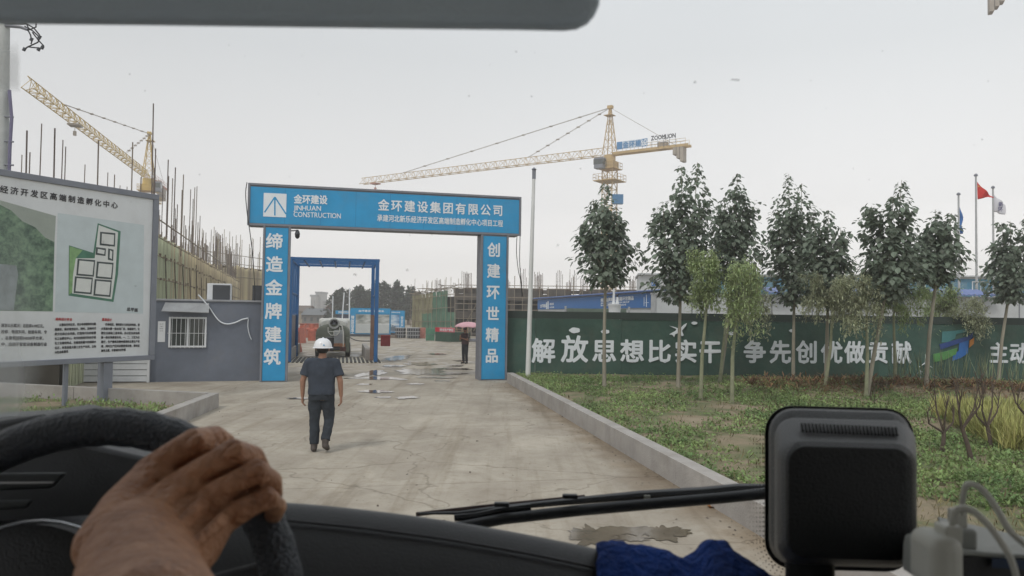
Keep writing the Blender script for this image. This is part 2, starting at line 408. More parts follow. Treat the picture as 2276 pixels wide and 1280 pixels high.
# kerb lines
KH = .33
def kdir(a, b): d = (b - a); d.z = 0; return d.normalized()
kr1, kr2 = G(1420, 980, KH), G(1607, 1077, KH)           # right kerb, road-side top edge
kd = kdir(kr2, kr1); kn = V3((kd.y, -kd.x, 0))
def kat(Y, z=0, off=0): p = kr1 + kd * ((Y - kr1.y) / kd.y); return V3((p.x, Y, z)) + kn * off
lk1, lk2 = G(487, 873, KH), G(300, 944, KH)
ld = kdir(lk2, lk1)
def lat(Y, z=0): p = lk1 + ld * ((Y - lk1.y) / ld.y); return V3((p.x, Y, z))
B = lat(lk1.y); A = G(65, 853, KH); A.z = 0
m = MB()
m.poly([(lat(2).x - .1, 1.2, 0), (kat(1.2).x, 1.2, 0), kat(25.6), (60, 38, 0), (60, 140, 0), (-60, 140, 0), (-60, 19.3, 0), (A.x - 6, A.y + .3, 0), A, B])
tag(m.build('concrete_road', ROADM), kind='structure')
# verge behind the right kerb
gx = np.linspace(0, 1, 60); verts = []; NY = 70
from mathutils import noise
def vz(x, y):
    h = .05 * noise.noise(V3((x * .5, y * .5, 0))) + .03 * noise.noise(V3((x * 1.7, y * 1.7, 3)))
    t = max(0, min(1, (y - 21) / 3)); h += .12 * t + .10
    if x > 6.3: h += .28 * math.exp(-((y - 22.6) / 1.0) ** 2) * min(1, (x - 6.3) / 1.5) * max(0, min(1, (16.5 - x) / 3)) * (.7 + .5 * noise.noise(V3((x * 1.3, y, 9))))
    return h
for j in range(NY):
    y = 1.2 + (26.6 - 1.2) * j / (NY - 1); x0 = kat(y, 0, .2).x
    for i in range(60):
        x = x0 + (40 - x0) * (i / 59) ** 1.5
        verts.append((x, y, vz(x, y)))
m = MB(); m.add(verts, [(j * 60 + i, j * 60 + i + 1, (j + 1) * 60 + i + 1, (j + 1) * 60 + i) for j in range(NY - 1) for i in range(59)])
tag(m.build('verge', VERGE, smooth=True), kind='structure')
m = MB(); m.poly([(A.x - 8, A.y - .1, .006), A + V3((0, -.1, .006)), B + V3((-.1, -.1, .006)), lat(2.2, .006) + V3((-.1, 0, 0)), (-20, 2, .006)])
tag(m.build('planting_bed', VERGE), kind='structure')
# kerbs as cast segments
def kerb(name, P, Q, nrm, w, h, label, seg):
    d = Q - P; n = max(1, round(d.length / seg)); d = d / n
    t = thing(name, label, 'kerb', P)
    for i in range(n):
        a, b2 = P + d * i + d * .0015, P + d * (i + 1) - d * .0015; mm = MB()
        k = rnd.uniform(-.004, .004); dz = V3((0, 0, h + k)); o = nrm * w
        mm.hexa([a - V3((0, 0, .1)), b2 - V3((0, 0, .1)), b2 + o - V3((0, 0, .1)), a + o - V3((0, 0, .1)), a + dz, b2 + dz, b2 + o + dz, a + o + dz])
        mm.build('kerb_segment', CONC, t, bevel=.008)
    return t
kerb('kerb', kat(25.4), kat(1.3), kn, .22, KH, 'long pale concrete kerb wall along the right side of the driveway', 3.0)
ln = V3((-ld.y, ld.x, 0))
kerb('kerb', lat(lk1.y), lat(2.6), ln, .22, KH, 'low concrete kerb wall along the left edge of the driveway', 3.0)
ab = (A - B).normalized(); abn = V3((ab.y, -ab.x, 0)); abn = abn if abn.y > 0 else -abn
kerb('kerb', B + abn * .001 + ab * .22, A + ab * 6, -abn, .18, KH, 'low brownish kerb wall running across behind the planting bed below the project board', 4.0)
# puddles: shallow irregular water sheets
PUD = mat('puddle_water', (.17, .14, .105), .09, .3, 2, spec=.55)
def puddle(px0, px1, py0, py1, seed, label):
    r = random.Random(seed); c = G((px0 + px1) / 2, (py0 + py1) / 2); ex = (G(px1, (py0 + py1) / 2) - c).x; ey = (G((px0 + px1) / 2, py0) - G((px0 + px1) / 2, py1)).y / 2
    pts = []
    for i in range(90):
        q = 2 * math.pi * i / 90; k = 1 + .6 * noise.noise(V3((math.cos(q) * 1.9, math.sin(q) * 1.9, seed * 1.3))) + .45 * noise.noise(V3((math.cos(q) * 5, math.sin(q) * 5, seed * 1.7))) + .25 * noise.noise(V3((math.cos(q) * 11, math.sin(q) * 11, seed)))
        pts.append((c.x + ex * k * math.cos(q), c.y + ey * k * math.sin(q), .005))
    pts = [(x, y, z + seed * .0007) for x, y, z in pts]; o = MB().poly(pts).build('puddle', PUD); tag(o, kind='structure')
for i, p in enumerate([(1262, 1372, 1168, 1214), (1330, 1490, 1171, 1190), (1420, 1522, 1170, 1200), (1375, 1440, 1192, 1204), (965, 1000, 845, 848), (790, 830, 853, 856), (905, 940, 852, 855), (835, 870, 882, 885), (1000, 1030, 812, 815), (800, 850, 822, 838), (790, 905, 838, 844), (880, 985, 820, 832), (900, 960, 806, 812), (960, 1045, 818, 822), (860, 905, 790, 802),
                       (945, 1030, 829, 834), (800, 870, 868, 874), (1010, 1040, 801, 804), (880, 930, 882, 887), (690, 740, 905, 909), (930, 1010, 838, 841), (700, 770, 833, 836), (640, 690, 885, 888), (955, 990, 786, 789), (850, 900, 812, 816)]):
    puddle(*p, i + 3, '')
# ---- scattered low vegetation
GRS = translucent(mat('weed_green', (.16, .275, .10), .7, .3, .7, island=.4, col2=(.27, .34, .13)), .3)
GRD = mat('dry_weed', (.17, .145, .07), .8, .3, 1.5, island=.3)
REED = mat('tall_grass', (.34, .37, .12), .7, .25, 1, island=.3, col2=(.42, .40, .15))
def leaves_np(C, size, tilt, rs, up=0.0, aspect=.55):
    """rhombic leaf quads at points C, random heading, lying at a random tilt"""
    n = len(C); h = rs.uniform(0, 2 * np.pi, n); t = rs.uniform(tilt[0], tilt[1], n); s = rs.uniform(size[0], size[1], n)
    d = np.stack([np.cos(h) * np.cos(t), np.sin(h) * np.cos(t), np.sin(t)], 1)
    w = np.stack([-np.sin(h), np.cos(h), rs.uniform(-.4, .4, n)], 1) * (s * aspect / 2)[:, None]
    a = C; b = C + d * (s * .45)[:, None] + w; c = C + d * s[:, None]; e = C + d * (s * .45)[:, None] - w
    v = np.stack([a, b, c, e], 1).reshape(-1, 3); q = np.arange(4 * n).reshape(-1, 4)
    return v, q
def scatter(name, mt, n, region, size, tilt, seed, label, cat='', hmax=.05, aspect=.5, clump=0, parent=None, zf=None):
    rs = np.random.RandomState(seed); pts = []
    k = 0; r = random.Random(seed)
    while len(pts) < n and k < n * 8:
        k += 1; p = region(r)
        if p is None: continue
        if clump:
            for _ in range(clump):
                a = r.gauss(0, .05); b2 = r.gauss(0, .05); pts.append((p[0] + a, p[1] + b2, p[2] + abs(r.gauss(0, hmax)) * max(.1, 1 - (abs(a) + abs(b2)) * 6)))
        else: pts.append((p[0], p[1], p[2] + r.uniform(0, hmax)))
    v, q = leaves_np(np.array(pts), size, tilt, rs, aspect=aspect)
    o = arr_mesh(name, v, q, mt); return tag(o, label, cat, kind='stuff')
def dens(x, y):                               # where the weeds are thick
    d = .52 + 1.1 * noise.noise(V3((x * .35, y * .35, 5))) + .5 * noise.noise(V3((x * 1.1, y * 1.1, 8)))
    if y < 12: d -= (12 - y) * .09
    for (cx, cy, rx, ry) in SOILP:
        if ((x - cx) / rx) ** 2 + ((y - cy) / ry) ** 2 < 1: return 0
    return d
def sp_(px0, px1, py): a, b2 = G(px0, py), G(px1, py); return ((a.x + b2.x) / 2, a.y, abs(b2.x - a.x) / 2, 0.55)
SOILP = [sp_(1412, 1535, 945), sp_(1245, 1300, 886), sp_(1590, 1720, 1000)]
def vreg(r):
    y = 4.5 + (26 - 4.5) * r.random() ** .8; x0 = kat(y, 0, .25).x; x = x0 + (y * .69 + 1 - x0) * r.random()
    if x < x0 or r.random() > dens(x, y): return None
    return (x, y, vz(x, y))
scatter('weeds', GRS, 95000, vreg, (.03, .08), (.0, 1.1), 1, 'low green leafy weeds covering the verge in front of the green hoarding', 'weeds', .07, .6, clump=9)
def dreg(r):
    y = 4 + 22 * r.random(); x0 = kat(y, 0, .25).x; x = x0 + (y * .69 + 1 - x0) * r.random()
    return (x, y, vz(x, y))
scatter('dry_grass', GRD, 9000, dreg, (.05, .16), (.1, 1.3), 2, 'straw coloured dry grass scattered over the bare soil of the verge', 'dry grass', .03, .14, clump=4)
def breg(r):
    y = A.y - .4 - r.random() * 12; xr = lat(y).x - .35; x = xr - r.random() * 9
    if y > (A + (B - A) * ((x - A.x) / (B.x - A.x))).y - .35 or r.random() > .5 + noise.noise(V3((x * .6, y * .9, 2))): return None
    return (x, y, .01)
scatter('bed_weeds', GRS, 16000, breg, (.04, .1), (.1, 1.2), 3, 'patchy green weeds in the bed under the project board', 'weeds', .08, .5, clump=6)
scatter('bed_dry_grass', GRD, 3500, breg, (.05, .14), (.1, 1.2), 4, 'dry tufts between the weeds under the project board', 'dry grass', .05, .2, clump=4)
r1, r2 = G(2050, 960), G(2400, 960)
def rreg(r):
    y = r.uniform(12.6, 17.2); x = r.uniform(8.1 + (y - 12.6) * .28, y * .69 + 1.2)
    if noise.noise(V3((x * .9, y * .9, 0))) < -.25: return None
    return (x, y, vz(x, y))
scatter('tall_grass', REED, 20000, rreg, (.2, .55), (.7, 1.5), 5, 'tall yellow green grass growing behind the bare forked saplings', 'tall grass', .1, .055, clump=5)
def hreg(r):
    x = r.uniform(7.0, 16.5); y = 22.6 + r.gauss(0, .55); return (x, y, vz(x, y) - .02)
BRUSH = mat('cut_brush', (.20, .115, .06), .9, .35, 2, island=.35)
scatter('brush_heap', BRUSH, 9000, hreg, (.1, .35), (-.2, .8), 6, 'long heap of cut brown brushwood lying along the foot of the hoarding', 'brushwood', .12, .1, clump=4)
def sreg(r):
    y = r.uniform(24.3, 25.4); x = r.uniform(12.5, 16.8) ; return (x, y, vz(x, y) - .02)
scatter('tall_stems', mat('pale_stems', (.2, .24, .14), .8, .3, 1, island=.3), 170, sreg, (.5, 1.25), (1.1, 1.5), 9, 'pale tall weed stems in front of the coloured ribbon emblem', 'weeds', .1, .03)
# dry leaf and pebbles on the road
LEAFD = mat('dry_leaf', (.3, .13, .04), .8, .3, 20)
lf = G(1590, 1128); m = MB()
for k in range(5):
    a = rnd.random() * 6; c = lf + V3((rnd.uniform(-.07, .07), rnd.uniform(-.03, .03), .012)); u = V3((math.cos(a), math.sin(a), .25)) * .06; w = V3((-math.sin(a), math.cos(a), .3)) * .03
    m.add([c - u, c + w, c + u, c - w], [(0, 1, 2), (0, 2, 3)])
tag(m.build('fallen_leaf', LEAFD), 'curled orange brown dead leaf on the concrete beside the right kerb', 'leaf')
pts = []; rs = np.random.RandomState(5)
for _ in range(900):
    y = rnd.uniform(3, 30); xl = lat(min(y, 18)).x; xr = kat(min(y, 25)).x; k = rnd.random()
    x = xr - abs(rnd.gauss(0, .35)) if k < .5 else rnd.uniform(xl, xr)
    pts.append((x, y, .006))
v, q = leaves_np(np.array(pts), (.01, .04), (0, .5), rs, aspect=1)
tag(arr_mesh('grit', v, q, mat('grit', (.18, .15, .12), .95, .3, 9, island=.4)), 'fine grit and small debris lying along the driveway edge', 'grit', kind='stuff')

# ================================================================== gate
gL, gR = G(578, 849), G(1125, 845)
GF = PF(gL, gR - gL)
wC = GF.at(1125, 845)[0]
g = thing('entrance_gate', 'tall blue entrance gate with white lettering spanning the driveway', 'gate', gL)
GD = .8
aL0, aL1 = 0.0, GF.at(637, 848)[0]
aR0, aR1 = GF.at(1066, 845)[0], wC
bt = GF.at(850, 425)[1]; bb = GF.at(850, 511)[1]
a0b, a1b = GF.at(552, 450)[0], GF.at(1157, 480)[0]
def clad(nm, a0, b0, a1, b1, lab=None):
    m = MB().slab(GF, a0, b0, a1, b1, -GD, -.02); m.build(nm + '_casing', GREY, g, bevel=.01)
    f = MB().slab(GF, a0 + .055, b0 + .06, a1 - .055, b1 - .06, -.018, .004); return f.build(nm + '_panel', BLUE, g)
clad('column', aL0, -.02, aL1, bb - .003); clad('column', aR0, -.02, aR1, bb - .003)
clad('beam', a0b, bb, a1b, bt)
# framing angle round the faces
m = MB()
def frame(a0, b0, a1, b1, w, n0, n1, top=True, bot=True):
    m.slab(GF, a0, b0, a0 + w, b1, n0, n1); m.slab(GF, a1 - w, b0, a1, b1, n0, n1)
    if bot: m.slab(GF, a0 + w, b0, a1 - w, b0 + w, n0, n1)
    if top: m.slab(GF, a0 + w, b1 - w, a1 - w, b1, n0, n1)
frame(a0b - .02, bb - .02, a1b + .02, bt + .05, .07, -.02, .03)
frame(aL0 - .02, 0, aL1 + .02, bb - .022, .065, -.02, .028, top=False, bot=False)
frame(aR0 - .02, 0, aR1 + .02, bb - .022, .065, -.02, .028, top=False, bot=False)
m.build('edge_trim', GREY, g, bevel=.006)
# panel seams of the sheet cladding
SEAM = mat('seam', (.012, .13, .33), .5, .05, 2)
for i in range(1, 8):
    a = a0b + (a1b - a0b) * i / 8
    MB().slab(GF, a - .004, bb + .07, a + .004, bt - .07, .004, .0055).build('panel_seam', SEAM, g)
def gat(px, py): return GF.at(px, py)
def gline(s, x0, y0, x1, y1, hpx, bold=.025, nm='lettering', pf=GF, par=g, mt=LETTER, n=.01):
    """centre line from pixel (x0,y0) to (x1,y1), letter height hpx"""
    a0, b0 = pf.at(x0, y0); a1, b1 = pf.at(x1, y1); h = abs(pf.at(x0, y0 - hpx / 2)[1] - pf.at(x0, y0 + hpx / 2)[1])
    tot = sum(glyph(c)[2] for c in s); sx = (a1 - a0) / tot; a = a0; cjk = ord(s[0]) > 0x2e00; em = h / (.9 if cjk else .68); m = MB()
    for c in s:
        q = (a - a0) / (a1 - a0); b = b0 + (b1 - b0) * q
        a += put(m, pf, c, a, b - em * (.38 if cjk else .34), sx, em, n, bold)
    return m.build(nm, mt, par)
gline('金环建设', 653, 442, 728, 444, 19, .03)
gline('JINHUAN', 652, 462, 714, 463, 10.5, .012)
gline('CONSTRUCTION', 652, 476, 758, 480, 11, .012)
a0, b0 = gat(838, 455); a1, b1 = gat(1120, 469)
for i, c in enumerate('金环建设集团有限公司'):
    q = (i + .5) / 10; char('character', c, GF, a0 + (a1 - a0) * q, (b0 + b1) / 2 + .005, .40, LETTER, g, .012, .022, w=.375)
gline('承建河北新乐经济开发区高端制造孵化中心项目工程', 838, 484, 1118, 497, 14.5, .02)
for c, x, y in zip('缔造金牌建筑', (610, 610, 609, 608, 607, 605), (536, 587, 639, 691, 743, 793)):
    a, b = gat(x, y); char('character', c, GF, a, b, .53, LETTER, g, .012, .028)
for c, x, y in zip('创建环世精品', (1098, 1097, 1096, 1095, 1094, 1093), (555, 602, 649, 697, 744, 790)):
    a, b = gat(x, y); char('character', c, GF, a, b, .51, LETTER, g, .012, .028, w=.47)
a0, b0 = gat(585, 481); a1, b1 = gat(637, 431)
MB().slab(GF, a0, b0, a1, b1, .004, .014).build('logo_plate', LETTER, g)
m = MB(); ap = gat(611, 438); nn = 0
for k, (x, y) in enumerate(((588, 472), (611, 479), (636, 476))):
    e_ = gat(x, y); d = V3((e_[0] - ap[0], e_[1] - ap[1])); p = V3((-d.y, d.x)).normalized() * .022
    z = .016 + k * .001
    m.poly([GF.P(ap[0] - p.x, ap[1] - p.y, z), GF.P(e_[0] - p.x, e_[1] - p.y, z), GF.P(e_[0] + p.x, e_[1] + p.y, z), GF.P(ap[0] + p.x, ap[1] + p.y, z)])
m.build('logo_mark', BLUE, g)
# camera dome on a bracket
a, b = gat(643, 510); cpos = GF.P(aL1 + .02, GF.at(643, 512)[1], -.1)
t = thing('security_camera', 'black dome security camera on a short arm inside the left gate column', 'camera', cpos)
tip = GF.P(gat(661, 512)[0], cpos.z + .02 - gL.z, -.1)
MB().tube([cpos, tip], .022, 8).build('bracket', STEEL, t)
MB().loft([(tip.x, tip.y, tip.z + dz, r_, r_) for dz, r_ in ((.02, .03), (-.03, .06), (-.1, .08), (-.13, .085))], 14).build('housing', DGREY, t, smooth='auto')
MB().loft([(tip.x, tip.y, tip.z - .13 - dz, r_, r_) for dz, r_ in ((.14, .015), (.12, .05), (.07, .075), (.001, .08))], 14).build('dome', BLACK, t, smooth='auto')
# loose cables at both ends
CAB = mat('black_cable', (.02, .02, .022), .6, .1, 5)
def cable(pts, r, label, mt=None, Y=None, nm='cable'):
    P = [D(x, y, Y) for x, y in pts] if Y else pts
    # smooth
    Q = []
    for i in range(len(P) - 1):
        p0, p1, p2, p3 = P[max(i - 1, 0)], P[i], P[i + 1], P[min(i + 2, len(P) - 1)]
        for k in range(6):
            t_ = k / 6; Q.append(.5 * ((2 * p1) + (p2 - p0) * t_ + (2 * p0 - 5 * p1 + 4 * p2 - p3) * t_ ** 2 + (3 * p1 - p0 - 3 * p2 + p3) * t_ ** 3))
    Q.append(P[-1]); return tag(MB().tube(Q, r, 6).build(nm, mt or CAB, smooth=True), label, 'cable')
cable([(549, 405), (546, 430), (549, 470), (556, 520), (562, 570), (566, 640), (566, 668)], .014, 'thin black cable hanging down left of the left gate column', Y=24.1)
cable([(1149, 526), (1148, 560), (1152, 600), (1158, 628), (1160, 660)], .012, 'looping black cable hanging behind the right gate column', Y=26.6)
cable([(1156, 524), (1155, 580), (1158, 620), (1162, 660)], .012, 'straight black cable hanging beside the looping one at the right gate column', Y=26.7)

# ================================================================== gatehouse
hA, hB = G(333, 849), G(579, 846)
HF = PF(hA, hB - hA); hw = (hB - hA).length; HH = HF.at(345, 668)[1]
WALLM = mat('gatehouse_wall', (.145, .165, .205), .75, .14, 1.0, bump=.15, dirt=.25)
h = thing('gatehouse', 'low dark grey gatehouse with barred white window left of the gate', 'gatehouse', hA)
m = MB()
wa0, wb0 = HF.at(374, 772); wa1, wb1 = HF.at(460, 705)
m.slab(HF, 0, -.02, wa0, HH, -3, 0); m.slab(HF, wa1, -.02, hw, HH, -3, 0)
m.slab(HF, wa0, -.02, wa1, wb0, -3, 0); m.slab(HF, wa0, wb1, wa1, HH, -3, 0)
m.build('wall', WALLM, h)
MB().slab(HF, -.05, HH, hw + .02, HH + .06, -3.05, .05).build('roof', mat('roof_edge', (.3, .31, .33), .6), h, bevel=.01)
MB().slab(HF, hw - .32, HH + .062, hw - .03, HH + .55, -.5, -.05).build('roof_pier', DGREY, h)
w = MB(); fw = .055
w.slab(HF, wa0, wb0, wa0 + fw, wb1, -.05, .05); w.slab(HF, wa1 - fw, wb0, wa1, wb1, -.05, .05)
w.slab(HF, wa0 + fw, wb0, wa1 - fw, wb0 + fw, -.05, .05); w.slab(HF, wa0 + fw, wb1 - fw, wa1 - fw, wb1, -.05, .05)
w.slab(HF, (wa0 + wa1) / 2 - .03, wb0 + fw, (wa0 + wa1) / 2 + .03, wb1 - fw, -.04, .03)
wf = w.build('window', WHITE, h, bevel=.004)
GLASS = mat('dim_glass', (.05, .06, .055), .15, .35, 1.5, spec=.6, stretch=(4, 4, .5))
MB().slab(HF, wa0 + fw, wb0 + fw, (wa0 + wa1) / 2 - .031, wb1 - fw, -.03, -.02).build('pane', GLASS, wf)
MB().slab(HF, (wa0 + wa1) / 2 + .031, wb0 + fw, wa1 - fw, wb1 - fw, -.03, -.02).build('pane', GLASS, wf)
for i in range(8):
    a = wa0 + .1 + (wa1 - wa0 - .2) * i / 7
    rod('window_bar', wf, HF.P(a, wb0 - .02, .075), HF.P(a, wb1 + .01, .075), .008, WHITE)
rod('window_bar', wf, HF.P(wa0 - .03, (wb0 + wb1) / 2 - .03, .088), HF.P(wa1 + .02, (wb0 + wb1) / 2 - .03, .088), .008, WHITE)
ca0, cb0 = HF.at(364, 692); ca1, cb1 = HF.at(465, 673)
m = MB(); P = HF.P
m.hexa([P(ca0 - .03, cb0, .32), P(ca1 + .02, cb0 - .03, .32), P(ca1, cb1 - .03, .002), P(ca0 + .04, cb1 - .03, .002), P(ca0 - .03, cb0 + .02, .32), P(ca1 + .02, cb0 - .01, .32), P(ca1, cb1, .002), P(ca0 + .04, cb1, .002)])
m.build('awning', mat('awning_grey', (.3, .31, .32), .6), h)
a0, b0 = HF.at(350, 760); a1, b1 = HF.at(368, 714)
t = tag(MB().slab(HF, a0, b0, a1, b1, .003, .012).build('notice', WHITE, bevel=.002), 'narrow white paper notice on the wall left of the barred window', 'notice')
ORG[t] = V3((0, 0, 0))
for k in range(4):
    yy = b1 - .1 - k * .07; line('lettering', '出入登记处'[k % 3:k % 3 + 3], HF, a0 + .05, a1 - .06, yy, .035, DGREY, t, .014)
# split unit box on the roof
u0, v0 = HF.at(458, 668); u1, v1 = HF.at(513, 634)
t = thing('air_conditioner', 'boxy grey and white air conditioner unit standing on the gatehouse roof', 'air conditioner', HF.P(u0, HH, -.5))
MB().slab(HF, u0, HH + .062, u1, v1 + .06, -.9, -.3).build('casing', WHITE, t, bevel=.012)
MB().slab(HF, u0 + .17, HH + .07, u1 - .03, v1 + .01, -.299, -.28).build('front_panel', DGREY, t, bevel=.004)
cable([HF.P(*HF.at(x, y), .05) for x, y in ((441, 655), (452, 667), (466, 684), (478, 702), (490, 715), (505, 720), (522, 717), (538, 710), (552, 707))], .022, 'thick white cable swooping across the gatehouse wall', LETTER)
cable([HF.P(*HF.at(x, y), .04) for x, y in ((552, 709), (551, 725), (554, 742), (559, 755))], .014, 'short end of white cable hanging near the left gate column', LETTER)
# white slatted gate rack left of the gatehouse
sA, sB = G(92, 851), G(331, 850)
SF = PF(sA, sB - sA); sw = (sB - sA).length; sh = SF.at(331, 806)[1]
t = thing('slatted_barrier', 'low white barrier of horizontal slats left of the gatehouse', 'barrier', sA)
for i in range(6):
    b0 = .03 + (sh + .5) * i / 6; MB().slab(SF, .03, b0, sw - .07, b0 + (sh + .5) / 6 - .02, -.06, 0).build('slat', WHITE, t, bevel=.006)
MB().slab(SF, sw - .068, 0, sw, sh + .55, -.08, .02).build('post', WHITE, t, bevel=.006)
MB().slab(SF, -.05, 0, .028, sh + .5, -.08, .02).build('post', WHITE, t, bevel=.006)
MB().slab(SF, 0, 0, sw, sh + .45, -.2, -.15).build('back_plate', GREY, t)

# ================================================================== project board
bR, bL = D(345, 600, 19.6), D(0, 600, 16.3)
bR.z = bL.z = 0
u = (bR - bL).normalized(); BW = (bR - bL).length + 2.0
BF = PF(bR - u * BW, u); tp = BF.at(343, 432)[1]; bo = BF.at(328, 800)[1]; BW = BF.at(347, 600)[0]
bd = thing('project_board', 'large white project board with site plan in a grey frame at the left', 'sign board', BF.P(BW - 1.5, 0))
PANEL = mat('board_print', (.66, .685, .70), .45, .05, .8, spec=.4, dirt=.15)
MB().slab(BF, .06, bo + .1, BW - .06, tp - .1, -.1, 0).build('face', PANEL, bd)
FR = mat('board_frame', (.20, .215, .25), .5, .08, 2)
m = MB()
for q in ((0, bo, BW, bo + .12), (0, tp - .14, BW, tp), (BW - .15, bo + .121, BW, tp - .141), (0, bo + .121, .12, tp - .141)): m.slab(BF, *q, -.14, .05)
m.build('frame', FR, bd, bevel=.012)
pa = BF.at(240, 850)[0]
for a_, w_ in ((pa, .24), (BF.at(152, 850)[0], .09), (.6, .24)):
    MB().slab(BF, a_ - w_ / 2, -.03, a_ + w_ / 2, bo - .002, -.12 - w_ * .5, -.12 + w_ * .5).build('post', FR, bd, bevel=.01)
INK = mat('print_black', (.035, .035, .04), .6, .05, 5)
INKR = mat('print_red', (.45, .05, .05), .6, .05, 5)
t0 = BF.at(43, 424); t1 = BF.at(263, 460)
w1 = (t1[0] - t0[0]) / 11; yb = BF.at(150, 441)[1]
for i, c in enumerate('河北新乐经济开发区高端制造孵化中心'):
    char('character', c, BF, t0[0] + w1 * (i - 6 + .5), yb, w1 * .80, INK, bd, .008, .024, w=w1 * .82)
# aerial picture of trees
PIC = bpy.data.materials.new('aerial_print'); PIC.use_nodes = True; t_ = PIC.node_tree; N = t_.nodes; L = t_.links
b = N['Principled BSDF']; b.inputs['Roughness'].default_value = .5
tcn = N.new('ShaderNodeTexCoord'); nz = N.new('ShaderNodeTexNoise'); nz.inputs['Scale'].default_value = 5; nz.inputs['Detail'].default_value = 8; nz.inputs['Roughness'].default_value = .7; L.new(tcn.outputs['Object'], nz.inputs['Vector'])
ra = N.new('ShaderNodeValToRGB'); ra.color_ramp.elements[0].position = .38; ra.color_ramp.elements[0].color = (.03, .07, .05, 1); ra.color_ramp.elements[1].position = .66; ra.color_ramp.elements[1].color = (.2, .32, .2, 1)
L.new(nz.outputs[0], ra.inputs[0]); L.new(ra.outputs[0], b.inputs['Base Color'])
a1_, b0_ = BF.at(117, 692); bq = BF.at(122, 500)[1]
def bpt(x, y, n): return BF.P(*BF.at(x, y), n)
P0 = BF.P(.3, b0_, .004)
MB().poly([P0, BF.P(a1_, b0_, .004), bpt(121, 538, .004), bpt(100, 528, .004), bpt(78, 505, .004), bpt(50, 492, .004), bpt(25, 468, .004), bpt(0, 455, .004), BF.P(.3, bq + .6, .004)]).build('aerial_picture', PIC, bd)
SKYP = mat('print_pale', (.33, .37, .33), .5, .1, 1)
MB().poly([bpt(0, 455, .004), bpt(25, 468, .004), bpt(50, 492, .004), bpt(78, 505, .004), bpt(100, 528, .004), bpt(121, 538, .004), bpt(124, 480, .004), bpt(0, 445, .004)]).build('picture_sky', SKYP, bd)
ROADP = mat('print_road', (.24, .28, .29), .5, .25, 3)
MB().poly([BF.P(.3, b0_ + .01, .006), bpt(30, 690, .006), bpt(40, 610, .006), bpt(36, 590, .006), BF.P(.3, BF.at(0, 600)[1] + .2, .006)]).build('picture_road', ROADP, bd)
# site plan
PG = mat('plan_green', (.07, .19, .13), .5, .15, 6); PL = mat('plan_grass', (.22, .38, .17), .5, .2, 6); PW = mat('plan_white', (.66, .68, .66), .5, .05, 4); PD = mat('plan_dark', (.06, .08, .08), .5, .1, 4); PB = mat('plan_bluegrey', (.53, .60, .62), .5, .06, 2)
def pp(nm, pts, mt, n): MB().poly([bpt(x, y, n) for x, y in pts][::-1]).build(nm, mt, bd)
pp('plan_sheet', [(128, 473), (320, 500), (318, 697), (122, 693)], PB, .003)
pp('plan_outline', [(217, 496), (268, 514), (262, 610), (252, 671), (152, 657), (153, 545), (207, 562)], PG, .005)
pp('plan_road_area', [(219, 500), (262, 516), (256, 610), (248, 665), (160, 652), (163, 574), (210, 574)], PW, .007)
pp('plan_grass_area', [(154, 547), (183, 556), (168, 574), (162, 610), (160, 650), (153, 655)], PL, .009)
def house(x0, y0, x1, y1, dx=3):
    pp('plan_block', [(x0, y0), (x1, y0 + 3), (x1 - dx, y1 + 3), (x0 - dx, y1)], PD, .009)
    pp('plan_hall', [(x0 + 4, y0 + 4), (x1 - 3, y0 + 7), (x1 - dx - 3, y1 - 1), (x0 - dx + 4, y1 - 4)], PW, .011)
house(172, 575, 211, 612); house(215, 581, 252, 618); house(166, 614, 206, 651); house(210, 620, 248, 657)
for q in ((222, 515, 256, 545), (224, 530, 236, 543), (238, 533, 244, 545), (213, 549, 235, 566), (240, 552, 252, 577)): house(*q, dx=1)
gline('总平面', 281, 687, 306, 690, 8, .03, pf=BF, par=bd, mt=INK)
gline('结构设计安全', 123, 709, 160, 710, 6, .04, pf=BF, par=bd, mt=INKR)
gline('景观设计', 226, 710, 248, 711, 6, .04, pf=BF, par=bd, mt=INKR)
T1 = ['　　从整体空间出发，充分考虑建筑的功能', '需要形，做好规划设计，同时，反映时代', '的文化和企业风貌，打造现代化的智慧', '化工业孵化中心。充分利用现代科技手段', '化工业建筑特点，在确保质量中的细部水', '公正，体现创造大国工业生产车间，立标', '兴社会新景观']
T2 = ['　　四海相连，建筑是水与单位的衔接，提', '大草局布置一级出场厂房，体现现代，化', '精化全部级三层车间，办公区及其他质', '置一级出场景观车间，一、二，三区为主', '题厅，生产建筑及精神景观和主要生产安', '排，同时生产区间设置景观设施，提供宜', '高效主题，丰富城市关怀感']
T3 = ['规划公示概况：总投资4.98亿元，', '检修：物流车间、检验车间、专', '，总建筑面积148381平方米，', '中，应用于智能设备制造行业']
for i, s in enumerate(T1):
    x1 = 213 if i < 6 else 151; gline(s, 121, 722 + i * 10.2, x1, 719.5 + i * 10 + (1 if i == 6 else 0), 5.8, .03, pf=BF, par=bd, mt=INK)
for i, s in enumerate(T2):
    x1 = 310 if i < 6 else 279; gline(s, 224, 720.5 + i * 9.8, x1, 722 + i * 9.2, 5.6, .03, pf=BF, par=bd, mt=INK)
for i, s in enumerate(T3): gline(s, 2, 723 + i * 14, 101 + i % 2 * 3, 724.5 + i * 13.5, 8, .03, pf=BF, par=bd, mt=INK)
